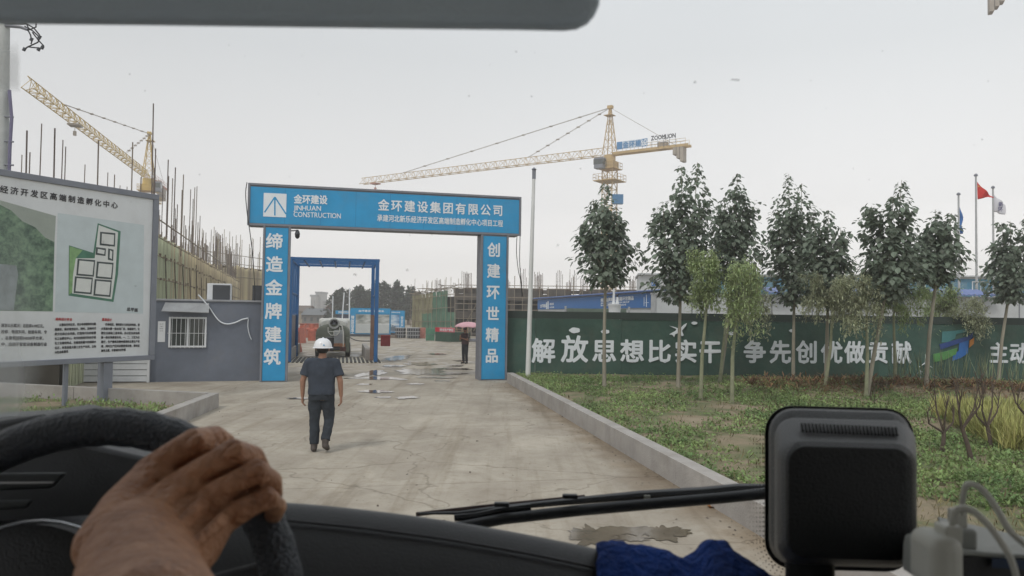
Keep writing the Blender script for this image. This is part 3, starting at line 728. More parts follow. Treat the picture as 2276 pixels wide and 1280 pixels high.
# ================================================================== green hoarding
oA = GF.P(wC + .03, 0, -.35); oB = G(2276, 858); oB = oA + (oB - oA) * 1.35; oA.z = oB.z = 0
OF = PF(oA, oB - oA); OW = (oB - oA).length; OH = 2.38
HGRN = mat('hoarding_green', (.048, .098, .078), .85, .2, .9, island=.1, bump=.9, bscale=5, dirt=.22)
HTOP = mat('hoarding_top', (.032, .048, .042), .7, .1, 2)
ho = thing('hoarding', 'long dark green hoarding with white slogan characters and a ribbon emblem', 'hoarding', oA)
a = 0.0; i = 0
while a < OW:
    w_ = [1.05, 3.0][i > 0]; b2 = min(a + w_, OW)
    MB().slab(OF, a + .004, -.02, b2 - .004, OH - .25, -.06, (.0, .014, -.008)[i % 3]).build('panel', HGRN, ho)
    MB().slab(OF, a + .003, OH - .249, b2 - .003, OH, -.07, .015 + (i % 2) * .004).build('top_strip', HTOP, ho)
    MB().slab(OF, a + .05, 0, a + .12, OH, -.14, -.071).build('post', GREY, ho); a = b2; i += 1
def ochar(c, x, y, hpx, wpx=None):
    a_, b_ = OF.at(x, y); s = abs(OF.at(x, y - hpx / 2)[1] - OF.at(x, y + hpx / 2)[1]) / .93
    w_ = s if not wpx else (OF.at(x + wpx / 2, y)[0] - OF.at(x - wpx / 2, y)[0]) / .93
    char('character', c, OF, a_, b_, s, LETTER, ho, .03, .026, .03, w=w_)
for c, x, h_, w_ in (('解', 1208, 53, 50), ('放', 1277, 58, 57), ('思', 1343, 50, 52), ('想', 1405, 50, 51), ('比', 1465, 49, 51), ('实', 1524, 49, 48), ('干', 1578, 50, 47), ('争', 1677, 49, 47), ('先', 1734, 49, 46), ('创', 1793, 49, 46), ('优', 1848, 48, 46), ('做', 1899, 48, 43), ('贡', 1951, 47, 43), ('献', 2003, 48, 42), ('主', 2219, 45, 40), ('动', 2264, 45, 40)):
    ochar(c, x, 779 + (x - 1208) * .0052 + (-4 if c == '放' else 0), h_, w_)
def oshape(nm, pts, mt, n0=.01, n1=.05, label=None):
    P = [OF.P(*OF.at(x, y), n0) for x, y in pts]; return MB().prism(P, OF.N * (n1 - n0)).build(nm, mt, ho, label=label)
def cloud(x, y, s):
    pts = []
    for k in range(28):
        q = 2 * math.pi * k / 28; r_ = 1 + .14 * abs(math.sin(q * 2.5)); pts.append((x + s * r_ * math.cos(q), y + s * .52 * r_ * math.sin(q)))
    oshape('cloud', pts, LETTER)
for x, y, s in ((1277, 734, 11), (1345, 737, 8.5), (1626, 741, 7), (1543, 718, 6), (1760, 735, 6)): cloud(x, y, s)
oshape('airplane', [(1487, 724), (1500, 727), (1510, 731), (1519, 722), (1526, 718), (1524, 724), (1515, 735), (1519, 745), (1515, 747), (1509, 739), (1500, 743), (1498, 749), (1494, 744), (1487, 743), (1492, 740), (1501, 735), (1503, 731)], LETTER, .02, .05)
oshape('emblem_teal', [(2094, 737), (2122, 735), (2150, 730), (2147, 738), (2125, 742), (2122, 752), (2108, 760), (2092, 761)], mat('emblem_teal', (.06, .2, .21), .6), .01, .02)
oshape('emblem_navy', [(2087, 765), (2120, 756), (2148, 748), (2163, 738), (2160, 752), (2140, 760), (2110, 770), (2090, 777)], mat('emblem_navy', (.025, .06, .22), .6), .012, .026)
oshape('emblem_blue', [(2131, 763), (2152, 756), (2150, 785), (2135, 795), (2116, 802), (2118, 786), (2130, 780)], mat('emblem_blue', (.025, .13, .4), .6), .014, .03)
oshape('emblem_green', [(2073, 787), (2100, 781), (2127, 773), (2124, 787), (2100, 799), (2074, 805)], mat('emblem_green', (.09, .26, .08), .6), .016, .034)
oshape('emblem_orange', [(2154, 757), (2164, 750), (2163, 764), (2153, 773)], mat('emblem_orange', (.55, .22, .05), .6), .018, .036)
def turbine(x, y0, y1, s):
    m = MB(); a_, b_ = OF.at(x, y1); top = OF.P(a_, b_, .05); a2, b2 = OF.at(x, y0); m.tube([OF.P(a2, b2, .05), top], [.028 * s, .014 * s], 8)
    for q in (90, 215, 325): m.tube([top, top + OF.U * math.cos(rad(q)) * .3 * s + V3((0, 0, math.sin(rad(q)) * .3 * s))], [.022 * s, .008 * s], 6)
    m.build('wind_turbine', LETTER, ho)
turbine(2055, 846, 806, 1); turbine(2045, 842, 824, .5)

# ================================================================== pole by the gate
pb = G(1173, 853); pt = D(1187, 379, pb.y)
t = thing('camera_mast', 'tall slim pale grey mast standing at the kerb right of the gate', 'pole', pb)
pb.z = .1
MB().tube([pb, pb + (pt - pb) * .5, pt], [.085, .07, .052], 14).build('shaft', mat('pale_mast', (.66, .67, .66), .5, .06, 2, dirt=.15), t, smooth='auto')
MB().tube([pt, pt + V3((0, 0, -.28))], [.062, .062], 12).build('collar', GREY, t, smooth='auto')
MB().tube([pt, pt + V3((0, 0, .04)), pt + V3((0, 0, .1))], [.05, .085, .02], 12).build('sensor_cap', GREY, t, smooth='auto')
MB().tube([pb + V3((0, 0, -.12)), pb + V3((0, 0, .02))], [.16, .16], 12).build('base_flange', STEEL, t, smooth='auto')

# ================================================================== tower cranes
CY1 = mat('crane_cream', (.52, .37, .17), .6, .15, .6, dirt=.2)
CR1 = mat('crane_red', (.42, .16, .10), .6, .15, .6)
CG = mat('crane_grey', (.34, .30, .25), .8, .2, .5)
def lattice(m, P, Q, w, h, tri, step, rc, rd, up=(0, 0, 1)):
    """lattice boom from P to Q. tri: triangular section with one top chord; P and Q lie on the bottom centre line"""
    P, Q = V3(P), V3(Q); d = Q - P; L = d.length; d.normalize(); upv = V3(up); s = d.cross(upv).normalized(); upv = s.cross(d)
    n = max(1, round(L / step)); ch = [(-w / 2, 0), (w / 2, 0)] + ([(0, h)] if tri else [(w / 2, h), (-w / 2, h)])
    pt_ = lambda i, c: P + d * (L * i / n) + s * c[0] + upv * c[1]
    for c in ch: m.tube([pt_(0, c), pt_(n, c)], rc, 5)
    k = len(ch)
    for i in range(n):
        for j in range(k):
            c, c2 = ch[j], ch[(j + 1) % k]
            if i % 2: c, c2 = c2, c
            m.tube([pt_(i, c), pt_(i + 1, c2)], rd, 4, False)
            if i % 2 == 0 or not tri: m.tube([pt_(i, c), pt_(i, c2)], rd, 4, False)
def crane(label, base, zj, jd, jl, cl, head, tw=1.9, body=CY1, accent=CR1, tf=.93):
    bx = V3(base); t = thing('tower_crane', label, 'tower crane', bx, 'tower cranes over the site')
    jd = V3((jd[0], jd[1], 0)).normalized(); sd = V3((0, 0, 1)).cross(jd); top = bx + V3((0, 0, zj))
    m = MB(); lattice(m, bx, bx + V3((0, 0, zj - 2.6)), tw, tw, False, 1.7, .10, .06, up=tuple(sd)); mo = V3((0, 0, 0))
    # centre the square mast on its axis
    m.xf(Matrix.Translation(-sd.cross(V3((0, 0, 1))) * 0 - sd * tw / 2)); m.build('mast', body, t)
    m = MB(); m.box(top - V3((0, 0, 1.9)), (2.3, 2.3, 1.3), jd, sd); m.tube([top - V3((0, 0, 1.25)), top - V3((0, 0, .1))], 1.0, 14); m.build('slewing_ring', body, t, smooth='auto')
    for z_, w_ in ((-4.6, 4.2), (-2.5, 3.2)):
        m = MB(); c = top + V3((0, 0, z_)); m.box(c, (w_, w_, .12), jd, sd)
        for e_ in (-1, 1):
            for (u_, v_) in ((jd, sd), (sd, jd)):
                q = c + u_ * e_ * w_ / 2
                for zz in (.55, 1.1): m.tube([q - v_ * w_ / 2 + V3((0, 0, zz)), q + v_ * w_ / 2 + V3((0, 0, zz))], .035, 4)
                for k in range(5): m.tube([q + v_ * w_ * (k / 4 - .5), q + v_ * w_ * (k / 4 - .5) + V3((0, 0, 1.1))], .03, 4)
        m.build('platform', body, t)
    # tower head
    hd = top + V3((0, 0, head)); m = MB()
    cs = [top + jd * a_ * tw * .5 + sd * b_ * tw * .5 for a_, b_ in ((1, 1), (1, -1), (-1, -1), (-1, 1))]
    for i in range(4):
        m.tube([cs[i], hd + (cs[i] - top) * .12], .085, 5)
        for k in range(6):
            f0, f1 = k / 6, (k + 1) / 6; A_ = cs[i] + (hd - cs[i]) * f0 * .97; B_ = cs[(i + 1) % 4] + (hd - cs[(i + 1) % 4]) * f1 * .97
            m.tube([A_, B_], .04, 4); m.tube([B_, cs[i] + (hd - cs[i]) * f1 * .97], .035, 4)
    m.box(hd + V3((0, 0, .1)), (.9, .7, .5), jd, sd); m.box(hd - V3((0, 0, 1.4)) + sd * .2, (1.6, 1.5, .07), jd, sd)
    m.build('tower_head', body, t)
    # jib
    m = MB(); tip = top + jd * jl; st = top + jd * 1.2
    lattice(m, st, tip, 1.25, 1.35, True, 1.15, .062, .036); m.build('jib', body, t)
    # counter jib
    ce = top - jd * cl; m = MB(); m.box((top + ce) / 2 - jd * .5 + V3((0, 0, -.05)), (cl, .35, .32), jd, sd)
    for s_ in (-1, 1):
        m.box((top + ce) / 2 - jd * .6 + sd * s_ * .7 + V3((0, 0, .02)), (cl - .4, .18, .42), jd, sd)
        for zz in (.6, 1.1): m.tube([top - jd * 2 + sd * s_ * .85 + V3((0, 0, zz)), ce + sd * s_ * .85 + V3((0, 0, zz))], .03, 4)
        for k in range(9): q = top - jd * (2 + (cl - 2) * k / 8) + sd * s_ * .85; m.tube([q, q + V3((0, 0, 1.1))], .03, 4)
    m.build('counter_jib', CY1 if body is CY1 else accent, t)
    m = MB()
    for k in range(3): m.box(ce + jd * (.7 + k * .62) + V3((0, 0, -1.35 + k * .35)), (.55, 1.5, 2.5 - .5 * k), jd, sd)
    m.build('counterweight', CG, t, bevel=.04)
    MB().box(ce + jd * 4.2 + V3((0, 0, .6)), (1.6, 1.1, .9), jd, sd).build('winch', CG, t, bevel=.06)
    # cab under the slewing ring, beside the jib foot
    cb = top + sd * 1.9 + jd * .9 + V3((0, 0, -1.7)); m = MB().box(cb, (1.7, 1.3, 1.9), jd, sd); co = m.build('cab', GREY, t, bevel=.08)
    MB().box(cb + V3((0, 0, .2)), (1.76, 1.36, .9), jd, sd).build('cab_window', GLASS, co)
    # pendants
    m = MB()
    for f in (.28, .80):
        for s_ in (-.12, .12): m.tube([hd + sd * s_, top + jd * jl * f + V3((0, 0, 1.35)) + sd * s_], .035, 4)
        for k in range(1, 8): q = hd + (top + jd * jl * f + V3((0, 0, 1.35)) - hd) * k / 8; m.box(q, (.5, .4, .16), jd, sd)
    for s_ in (-.5, .5): m.tube([hd + sd * s_ * .3, ce + jd * 2 + sd * s_ * 1.4 + V3((0, 0, .3))], .035, 4)
    m.build('tie_rod', CG, t)
    tr = top + jd * jl * tf + V3((0, 0, -.25)); accent = CG if tf < .9 else accent; m = MB().box(tr, (1.7, 1.5, .22), jd, sd); m.tube([tr, tr - V3((0, 0, 1.0))], .04, 5); m.box(tr - V3((0, 0, 1.1)), (.35, .35, .6), jd, sd)
    m.build('trolley', accent, t)
    return t, top, jd, sd
b1_ = D(1352, 700, 131); b1_.z = 0
zj1 = D(1352, 344, 131).z
t, top, jd, sd = crane('cream tower crane whose long jib reaches left over the blue gate', b1_, zj1, (-.378, .259), 60, 14.0, 8.2)
CF = PF(top + V3((0, 0, .35)) - jd * .0, -jd)             # plane along the counter jib, facing the camera
if CF.N.y > 0: CF = PF(CF.O, jd)
CF.O = CF.O + CF.N * .95
SB = mat('crane_sign_blue', (.06, .22, .45), .5); 
x0, y0 = CF.at(1371, 325); x1, y1 = CF.at(1440, 312)
sg = MB(); n_ = 5; lab_ = '▲金环建设'
for k in range(n_):
    a_ = x0 + (x1 - x0) * k / n_ + .03; b_ = a_ + (x1 - x0) / n_ - .1; MB().slab(CF, a_, .15, b_, 1.45, 0, .06).build('sign_plate', SB if k in (0, 4) else mat('sign_pale', (.45, .55, .65), .5), t)
    if k: char('character', lab_[k], CF, (a_ + b_) / 2, .8, 1.15, SB if k not in (0, 4) else LETTER, t, .075, .03)
line('lettering', 'ZOOMLION', CF, CF.at(1447, 300)[0], CF.at(1502, 300)[0], 1.02, 1.0, DGREY, t, .0, .045)
for k in range(5): a_ = CF.at(1449 + k * 13, 300)[0]; rod('sign_leg', t, CF.P(a_, -.3, -.02), CF.P(a_, 1.1, -.02), .03, DGREY)
q0 = D(1372, 443, 130.); MB().box(q0, (1.9, 1.2, 1.6)).build('blue_box', mat('crane_blue', (.03, .16, .34), .6), t, label='bright blue box fixed to the mast')
b2_ = D(320, 700, 146); b2_.z = 0; zj2 = D(318, 396, 146).z
crane('yellow tower crane with its jib pointing up left behind the project board', b2_, zj2, (D(42, 190, 86.7) - D(318, 396, 146)).xy, 61, 13.5, 8.6, body=mat('crane_yellow', (.52, .36, .07), .6, .2, .6), accent=CR1, tf=.72)
# third crane, of which only the counterweight shows at the top right
zc = 46.; ct = D(2208, 6, 104); q = V3((.93, -.37, 0)).normalized()
zc = ct.z + 1.2; b3 = V3((ct.x, ct.y, 0)) + q * 13.5; 
crane('tower crane of which only the counterweight shows at the top right corner', b3, zc, (q.x, q.y), 50, 14.5, 8)

# ================================================================== left formwork building
dr = V3((-.287, 1, 0)).normalized(); o0 = V3((-16.7, 36, 0)) - dr * 15; o0.z = 0
LF = PF(o0, dr)                                           # N faces the driveway
if LF.N.x < 0: LF = PF(o0, dr); 
TT = 5.72; LL = 76.
lb = thing('scaffolded_building', 'long unfinished building behind the gatehouse clad in upright boards with poles rising above it', 'building', o0)
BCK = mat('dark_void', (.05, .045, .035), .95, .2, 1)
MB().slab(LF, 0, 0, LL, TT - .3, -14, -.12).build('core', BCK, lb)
n = 290
for i in range(n):
    a = LL * (i / n) ** 1.25; a2 = LL * ((i + 1) / n) ** 1.25; z0 = 0 if i % 3 else 0
    mt = NETG if a < 21 + rnd.uniform(-4, 4) else TAN
    c = (a + a2) / 2; rod('board', lb, LF.P(c, 0, rnd.uniform(-.012, .012)), LF.P(c + rnd.uniform(-.02, .02), TT + rnd.uniform(-.12, .06), rnd.uniform(-.012, .012)), a2 - a - .004, mt, 'cube', .035)
TUBE = mat('scaffold_tube', (.27, .225, .16), .7, .3, 2, island=.3)
for z in (1.2, 2.5, 3.7, 4.75, 5.6):
    rod('ledger', lb, LF.P(0, z, .12), LF.P(LL, z + .02, .12), .026, TUBE)
m = MB()
for z in (3.7, 4.75, 5.62):
    k = 0.
    while k < LL: m.box(LF.P(k, z + rnd.uniform(-.05, .08), .16), (.08, .1, rnd.uniform(.08, .16)), LF.U, LF.N); k += rnd.uniform(.8, 1.6)
tag(m.build('clamp', TUBE, lb), kind='stuff')
DK = mat('prop_dark', (.12, .10, .07), .8, .3, 2)
for i in range(16):
    a = 13 + i * 3.1; rod('prop', lb, LF.P(a + rnd.uniform(-.3, .3), 1.5, .3), LF.P(a, 4.9 + rnd.uniform(-.6, .3), .14), .03, DK)
STD = mat('standard_tube', (.17, .135, .11), .7, .3, 2, island=.35)
for i in range(235):                                       # standards above the boards
    a = 13 + (LL - 13) * rnd.random() ** .9; row = rnd.choice((-.2, -.6, -2.5, -5, -8)); top_ = rnd.choice((7.3, 8.2, 9.4, 10.2)) + rnd.uniform(-.5, .5)
    if a > 40: top_ = min(top_, 9)
    ln_ = rnd.uniform(-.12, .12); rod('standard', lb, LF.P(a, TT - 2.0, row), LF.P(a + ln_, top_, row), .028, STD)
for x, y, Yd in ((60, 290, 26), (122, 285, 27), (219, 312, 30), (295, 316, 34), (341, 230, 34.5), (346, 330, 37), (374, 355, 39), (390, 372, 40), (408, 388, 42)):
    p = D(x, y, Yd); p2 = D(x - 6, 570, Yd); rod('standard', lb, p2, p, .03, STD)
rod('guard_rail', lb, LF.P(16, 6.6, -.15), LF.P(LL, 6.6, -.15), .035, TUBE)
# far wing closing the view behind
wg = thing('scaffolded_wing', 'far wing of the unfinished building crowded with thin poles left of the gate', 'building', D(510, 690, 88))
wl, wr = D(440, 690, 82), D(600, 690, 96); wl.z = wr.z = 0; WF = PF(wl, wr - wl); ww = (wr - wl).length
zt = D(520, 588, 88).z
MB().slab(WF, 0, 0, ww, zt - .2, -6, -.1).build('core', mat('far_formwork', (.16, .13, .075), .95, .3, .6, stretch=(3, 3, .3)), wg)
for i in range(60):
    c = ww * (i + .5) / 60; rod('board', wg, WF.P(c, 0, 0), WF.P(c, zt - .2 + rnd.uniform(-.3, .2), 0), ww / 60 * rnd.uniform(.6, .97), TAN, 'cube', .06)
for i in range(90):
    a = ww * rnd.random(); n_ = rnd.uniform(-5, 0); rod('standard', wg, WF.P(a, zt - 1, n_), WF.P(a + rnd.uniform(-.08, .08), zt + rnd.uniform(1, 4.3), n_), .035, TUBE)
for z in (zt + .1, zt + 1.1, zt - 1.4): rod('ledger', wg, WF.P(0, z, .1), WF.P(ww, z, .1), .04, TUBE)

# ================================================================== right scaffolded building
ra_, rb_ = G(915, 739), G(1012, 746); RF = PF(ra_, rb_ - ra_); rw = (rb_ - ra_).length
rbld = thing('netted_building', 'unfinished building wrapped in green and ochre safety net beyond the gate', 'building', ra_)
za = D(915, 656, ra_.y).z; zb_ = D(1012, 640, rb_.y).z
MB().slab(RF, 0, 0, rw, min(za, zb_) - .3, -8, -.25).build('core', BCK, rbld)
ONET = mat('ochre_net', (.27, .25, .15), .95, .3, .5)
GN2 = mat('green_net', (.11, .22, .15), .95, .25, .5)
N1 = 12
for i in range(N1):
    a0, a1 = rw * i / N1, rw * (i + 1) / N1; zz = za + (zb_ - za) * i / N1
    for j, (f0, f1) in enumerate(((0, .5), (.5, 1))):
        mt = ONET if (i < 3 or (i < 6 and j)) else GN2
        if j and i > 9: continue
        m = MB(); K = 5; vs_ = []
        for a_ in range(K):
            for b_ in range(K): vs_.append(RF.P(a0 + (a1 - a0 - .04) * a_ / (K - 1), zz * (f0 + (f1 - f0) * b_ / (K - 1)) - .05 * j, .1 * noise.noise(V3((i * 3 + a_ * .8, j * 3 + b_ * .8, 1)))))
        m.add(vs_, [(a_ * K + b_, (a_ + 1) * K + b_, (a_ + 1) * K + b_ + 1, a_ * K + b_ + 1) for a_ in range(K - 1) for b_ in range(K - 1)])
        m.build('net_panel', mt, rbld, smooth=True)
for i in range(30):
    a = rw * i / 29; zz = za + (zb_ - za) * i / 29; n_ = .18 - (i % 3) * .8; rod('standard', rbld, RF.P(a, 0, n_), RF.P(a + rnd.uniform(-.08, .08), zz + rnd.choice((.3, .6, 1.3, 2.0)) * rnd.uniform(.6, 1), n_), .024, TUBE)
for z in (1.3, 2.6, 3.8, 4.5):
    rod('ledger', rbld, RF.P(0, z, .2), RF.P(rw, z * zb_ / za, .2), .035, TUBE)
for i in range(40):
    a = rw * rnd.random(); zz = za + (zb_ - za) * a / rw; p = RF.P(a, zz + rnd.uniform(-.2, .4), rnd.uniform(-.6, .3)); rod('cross_tube', rbld, p, p + V3((rnd.uniform(-1.5, 1.5), rnd.uniform(-1.5, 1.5), rnd.uniform(-.1, .25))), .04, mat('pale_tube', (.26, .22, .17), .7, .2, 2))
# front wing with open floors
fa = rb_.copy(); fb = D(1480, 700, 78); fb.z = 0; FF = PF(fa, fb - fa); fw_ = (fb - fa).length
fr_ = thing('unfinished_frame_building', 'dark open concrete frame building under scaffolding behind the right gate column', 'building', fa)
DB = mat('frame_concrete', (.115, .10, .085), .9, .3, .7)
for z0, z1 in ((0.1, .3), (1.9, 2.5), (3.7, 4.35)):
    MB().slab(FF, 0, z0, fw_, z1, -12, 0).build('floor_slab', DB, fr_)
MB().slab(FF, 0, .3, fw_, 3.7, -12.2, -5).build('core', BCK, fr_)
for i in range(16): a = fw_ * i / 15; rod('column', fr_, FF.P(a, .1, -.6), FF.P(a, 4.9, -.6), .4, DB, 'cube')
for i in range(26):
    a = fw_ * i / 25; rod('standard', fr_, FF.P(a, 0, .6), FF.P(a + rnd.uniform(-.06, .06), 4.9 + rnd.choice((0, .2, .5, 1.3)), .6), .035, mat('pale_tube', (.34, .30, .22)))
for z in (1.0, 1.8, 2.7, 3.3, 4.0, 4.9, 5.2): rod('ledger', fr_, FF.P(0, z, .65), FF.P(fw_, z + rnd.uniform(-.1, .1), .65), .04, mat('pale_tube', (.34, .30, .22)))
for i in range(9): a = rnd.uniform(0, fw_); rod('brace', fr_, FF.P(a, .5, .7), FF.P(a + 2.4, 4.8, .7), .035, TUBE)
m = MB()
for i in range(17):                                        # timber heaps and column cages on the deck
    a = fw_ * (i + .3 + rnd.random() * .4) / 17; MB().box(FF.P(a, 4.65, -1.5), (rnd.uniform(1, 2.6), 1.2, rnd.uniform(.3, .8)), FF.U).build('timber_stack', DB, fr_)
    if i % 3 != 1:
        for k in range(5): p = FF.P(a + k * .16 - .3, 4.4, -1 - .3 * (k % 2)); rod('rebar', fr_, p, p + V3((0, 0, rnd.uniform(1.7, 2.7))), .024, RUST)
for (x, n_, yt) in ((1200, 6, 610), (1265, 4, 625), (1300, 6, 620), (1130, 4, 624), (1043, 5, 608), (975, 5, 622), (1407, 4, 622)):
    for k in range(n_): p = D(x + (k - n_ / 2) * 3.1, 648, 72 if x > 1020 else 80); rod('rebar', fr_ if x > 1020 else rbld, p, D(x + (k - n_ / 2) * 3.1, yt + rnd.uniform(-3, 3), p.y), .025, RUST)

# ================================================================== site office
c1 = D(1450, 700, 36); c1.z = 0; c0 = D(1196, 700, 56); c0.z = 0
so_ = thing('site_office', 'single storey site office with blue slogan fascia and blue roof behind the hoarding', 'building', c1)
SO = PF(c0, c1 - c0); sow = (c1 - c0).length
WP = mat('sandwich_panel', (.50, .52, .53), .5, .05, .8, dirt=.12); RB = mat('roof_blue', (.10, .16, .36), .5, .1, 2); SBL = mat('fascia_blue', (.018, .13, .38), .45, .05, 2)
MB().slab(SO, 0, 0, sow, 3.42, -.15, 0).build('side_wall', WP, so_)
MB().slab(SO, .05, 2.66, sow - .1, 3.36, .003, .06).build('fascia', SBL, so_)
c2 = D(2420, 700, 34.5); c2.z = 0; S2 = PF(c1, c2 - c1); s2w = (c2 - c1).length
k = 0.; i = 0
while k < s2w: MB().slab(S2, k + .004, 0, min(k + 1.83, s2w) - .004, 3.28, -.1, 0).build('wall_panel', WP, so_); MB().slab(S2, k - .02, 0, k + .02, 3.28, .002, .02).build('joint_strip', GREY, so_); k += 1.83
MB().slab(S2, -.08, 0, .14, 3.34, .021, .08).build('corner_post', STEEL, so_)
MB().slab(S2, -.1, 3.284, s2w, 3.36, -.2, .1).build('wall_cap', STEEL, so_)
# roofs: corrugated sheets
def sheet(nm, P0, U, dn, L, w, dz, mt, par, step=.22):
    """corrugated roof sheet: ridge along U, falling along dn by dz"""
    m = MB(); n = int(L / step) * 2; vs_ = []
    for i in range(n + 1):
        hgt = .035 if i % 2 else 0
        a_ = P0 + U * (L * i / n) + V3((0, 0, hgt)); b_ = a_ + dn * w + V3((0, 0, -dz)); vs_ += [a_, b_, b_ - V3((0, 0, .05)), a_ - V3((0, 0, .05))]
    m.add(vs_, [(4 * i, 4 * i + 4, 4 * i + 5, 4 * i + 1) for i in range(n)] + [(4 * i + 1, 4 * i + 5, 4 * i + 6, 4 * i + 2) for i in range(n)] + [(4 * i + 3, 4 * i + 2, 4 * i + 6, 4 * i + 7) for i in range(n)])
    return m.build(nm, mt, par)
sheet('roof_sheet', SO.P(-.6, 3.62, -2.0), SO.U, SO.N, sow + .7, 2.25, .16, RB, so_)
for (x0, x1) in ((1705, 1745), (1876, 1942), (1990, 2035), (2052, 2205)):
    a0, _ = S2.at(x0, 650); a1, _ = S2.at(x1, 650); sheet('canopy_sheet', S2.P(a0, 3.72, -1.2), S2.U, S2.N, a1 - a0, 1.75, .3, mat('canopy_blue', (.14, .19, .40), .5, .1, 2), so_)
def sl(s, x0, x1, y0, y1, h_, bold=.03): gline(s, x0, y0, x1, y1, h_, bold, pf=SO, par=so_, n=.075)
sl('缔造金牌建筑 创建环世精品', 1338, 1412, 667, 662, 8)
sl('JINHUAN CONSTRUCTION GROUP', 1338, 1402, 674, 671, 3.0)
sl('INTEGRITY LEADS', 1338, 1395, 679, 677, 3.0)
sl('金环建设', 1203, 1217, 680, 679, 7); sl('项目部', 1224, 1233, 676, 675, 5); sl('金环建设集团', 1224, 1234, 683, 682.5, 3)
m = MB()
for (x0, y0, x1, y1) in ((1216, 672, 1218, 687), (1219, 669, 1221.5, 687), (1439, 655, 1440.5, 682), (1434, 660, 1435, 680), (1436, 672, 1445, 673)):
    a0, b0 = SO.at(x0, y1); a1, b1 = SO.at(x1, y0); m.slab(SO, a0, b0, a1, b1, .062, .075)
m.build('fascia_drawing', LETTER, so_)
# guard booth roof and white ornament behind the hoarding
bo_ = thing('flat_roofed_booth', 'low booth with greenish flat roof edge showing above the hoarding', 'booth', D(1325, 690, 33))
z0 = D(1325, 694, 33).z; z1 = D(1325, 686, 33).z; xa, xb = D(1262, 690, 33).x, D(1392, 690, 33).x
MB().box(((xa + xb) / 2, 34, z0 / 2), (xb - xa - .1, 1.8, z0)).build('wall', WP, bo_); MB().box(((xa + xb) / 2, 34, (z0 + z1) / 2 + .003), (xb - xa, 2.1, z1 - z0)).build('roof', mat('booth_green', (.13, .17, .14), .6), bo_)
for q in (xa - .1, xb + .12): MB().tube([(q, 33, 0), (q, 33, z1 + .1)], .045, 8).build('post', STEEL, bo_)
oc = D(1366, 680, 30.5); or_ = thing('white_ornament', 'white pillar and small column on a round pedestal rising above the hoarding', 'ornament', (oc.x, 30.5, 0))
s_ = 30.5 / 1700
def ring(px, rpx, py): p = D(px, py, 30.5); return (p.x, p.y, p.z, rpx * s_, rpx * s_)
MB().loft([(oc.x, 30.5, 0, .22, .22), ring(1366, 13, 690), ring(1366, 14, 680), ring(1366, 15, 678), ring(1366, 15, 675.5), ring(1366, 10, 675)], 20).build('pedestal', WHITE, or_, smooth='auto')
MB().loft([ring(1364, 4, 674.8), ring(1364, 2.6, 668), ring(1364.5, 2.6, 650), ring(1364.5, 1.5, 641)], 14).build('pillar', WHITE, or_, smooth='auto')
MB().loft([ring(1372, 3.5, 674.8), ring(1372, 3, 669), ring(1372, 2, 664), ring(1372, 2, 660)], 12).build('small_column', WHITE, or_, smooth='auto')
MB().loft([ring(1372, 2.1, 659.8), ring(1372, 2.4, 657), ring(1372, 1.5, 654.8)], 12).build('cap', BLACK, or_, smooth='auto')
# two storey prefab behind
d1 = D(1421, 700, 62); d2 = D(2400, 700, 58); d1.z = d2.z = 0; P2 = PF(d1, d2 - d1); pw = (d2 - d1).length
ph = thing('prefab_block', 'two storey white prefab block with blue window bands behind the site office', 'building', d1)
ztp = D(1421, 611, 62).z
MB().slab(P2, 0, 0, pw, ztp, -6, 0).build('wall', WP, ph)
m = MB(); m.slab(P2, -.15, ztp + .002, pw, ztp + .14, -6.2, .35); m.build('roof', mat('prefab_roof', (.45, .47, .48), .6), ph, bevel=.02)
k0 = P2.at(1560, 620)[0]; BW_ = mat('blue_window', (.06, .17, .25), .25, .25, 1.5, spec=.6); BWF = mat('blue_band', (.05, .19, .30), .5, .15, 1)
MB().slab(P2, k0, 3.05, pw, ztp - .12, .003, .04).build('window_band', BWF, ph)
k = k0 + .2; i = 0
while k < pw - 1.4:
    wo = MB().slab(P2, k, 3.7, k + 1.25, ztp - .3, .041, .075).build('window', WHITE if i % 3 == 1 else BWF, ph)
    MB().slab(P2, k + .06, 3.77, k + .6, ztp - .37, .076, .085).build('pane', BW_, wo); MB().slab(P2, k + .65, 3.77, k + 1.19, ztp - .37, .076, .085).build('pane', BW_, wo)
    k += 1.55; i += 1
a0, b0 = P2.at(1448, 635); a1, b1 = P2.at(1459, 622)
MB().slab(P2, a0, b0, a1, b1, .004, .03).build('logo_plate', SBL, ph); ac = (a0 + a1) / 2
m = MB()
for dx in (-.13, 0, .13): m.tube([P2.P(ac, b1 - .08, .04), P2.P(ac + dx, b0 + .08, .04)], .02, 4)
m.build('logo_mark', LETTER, ph)
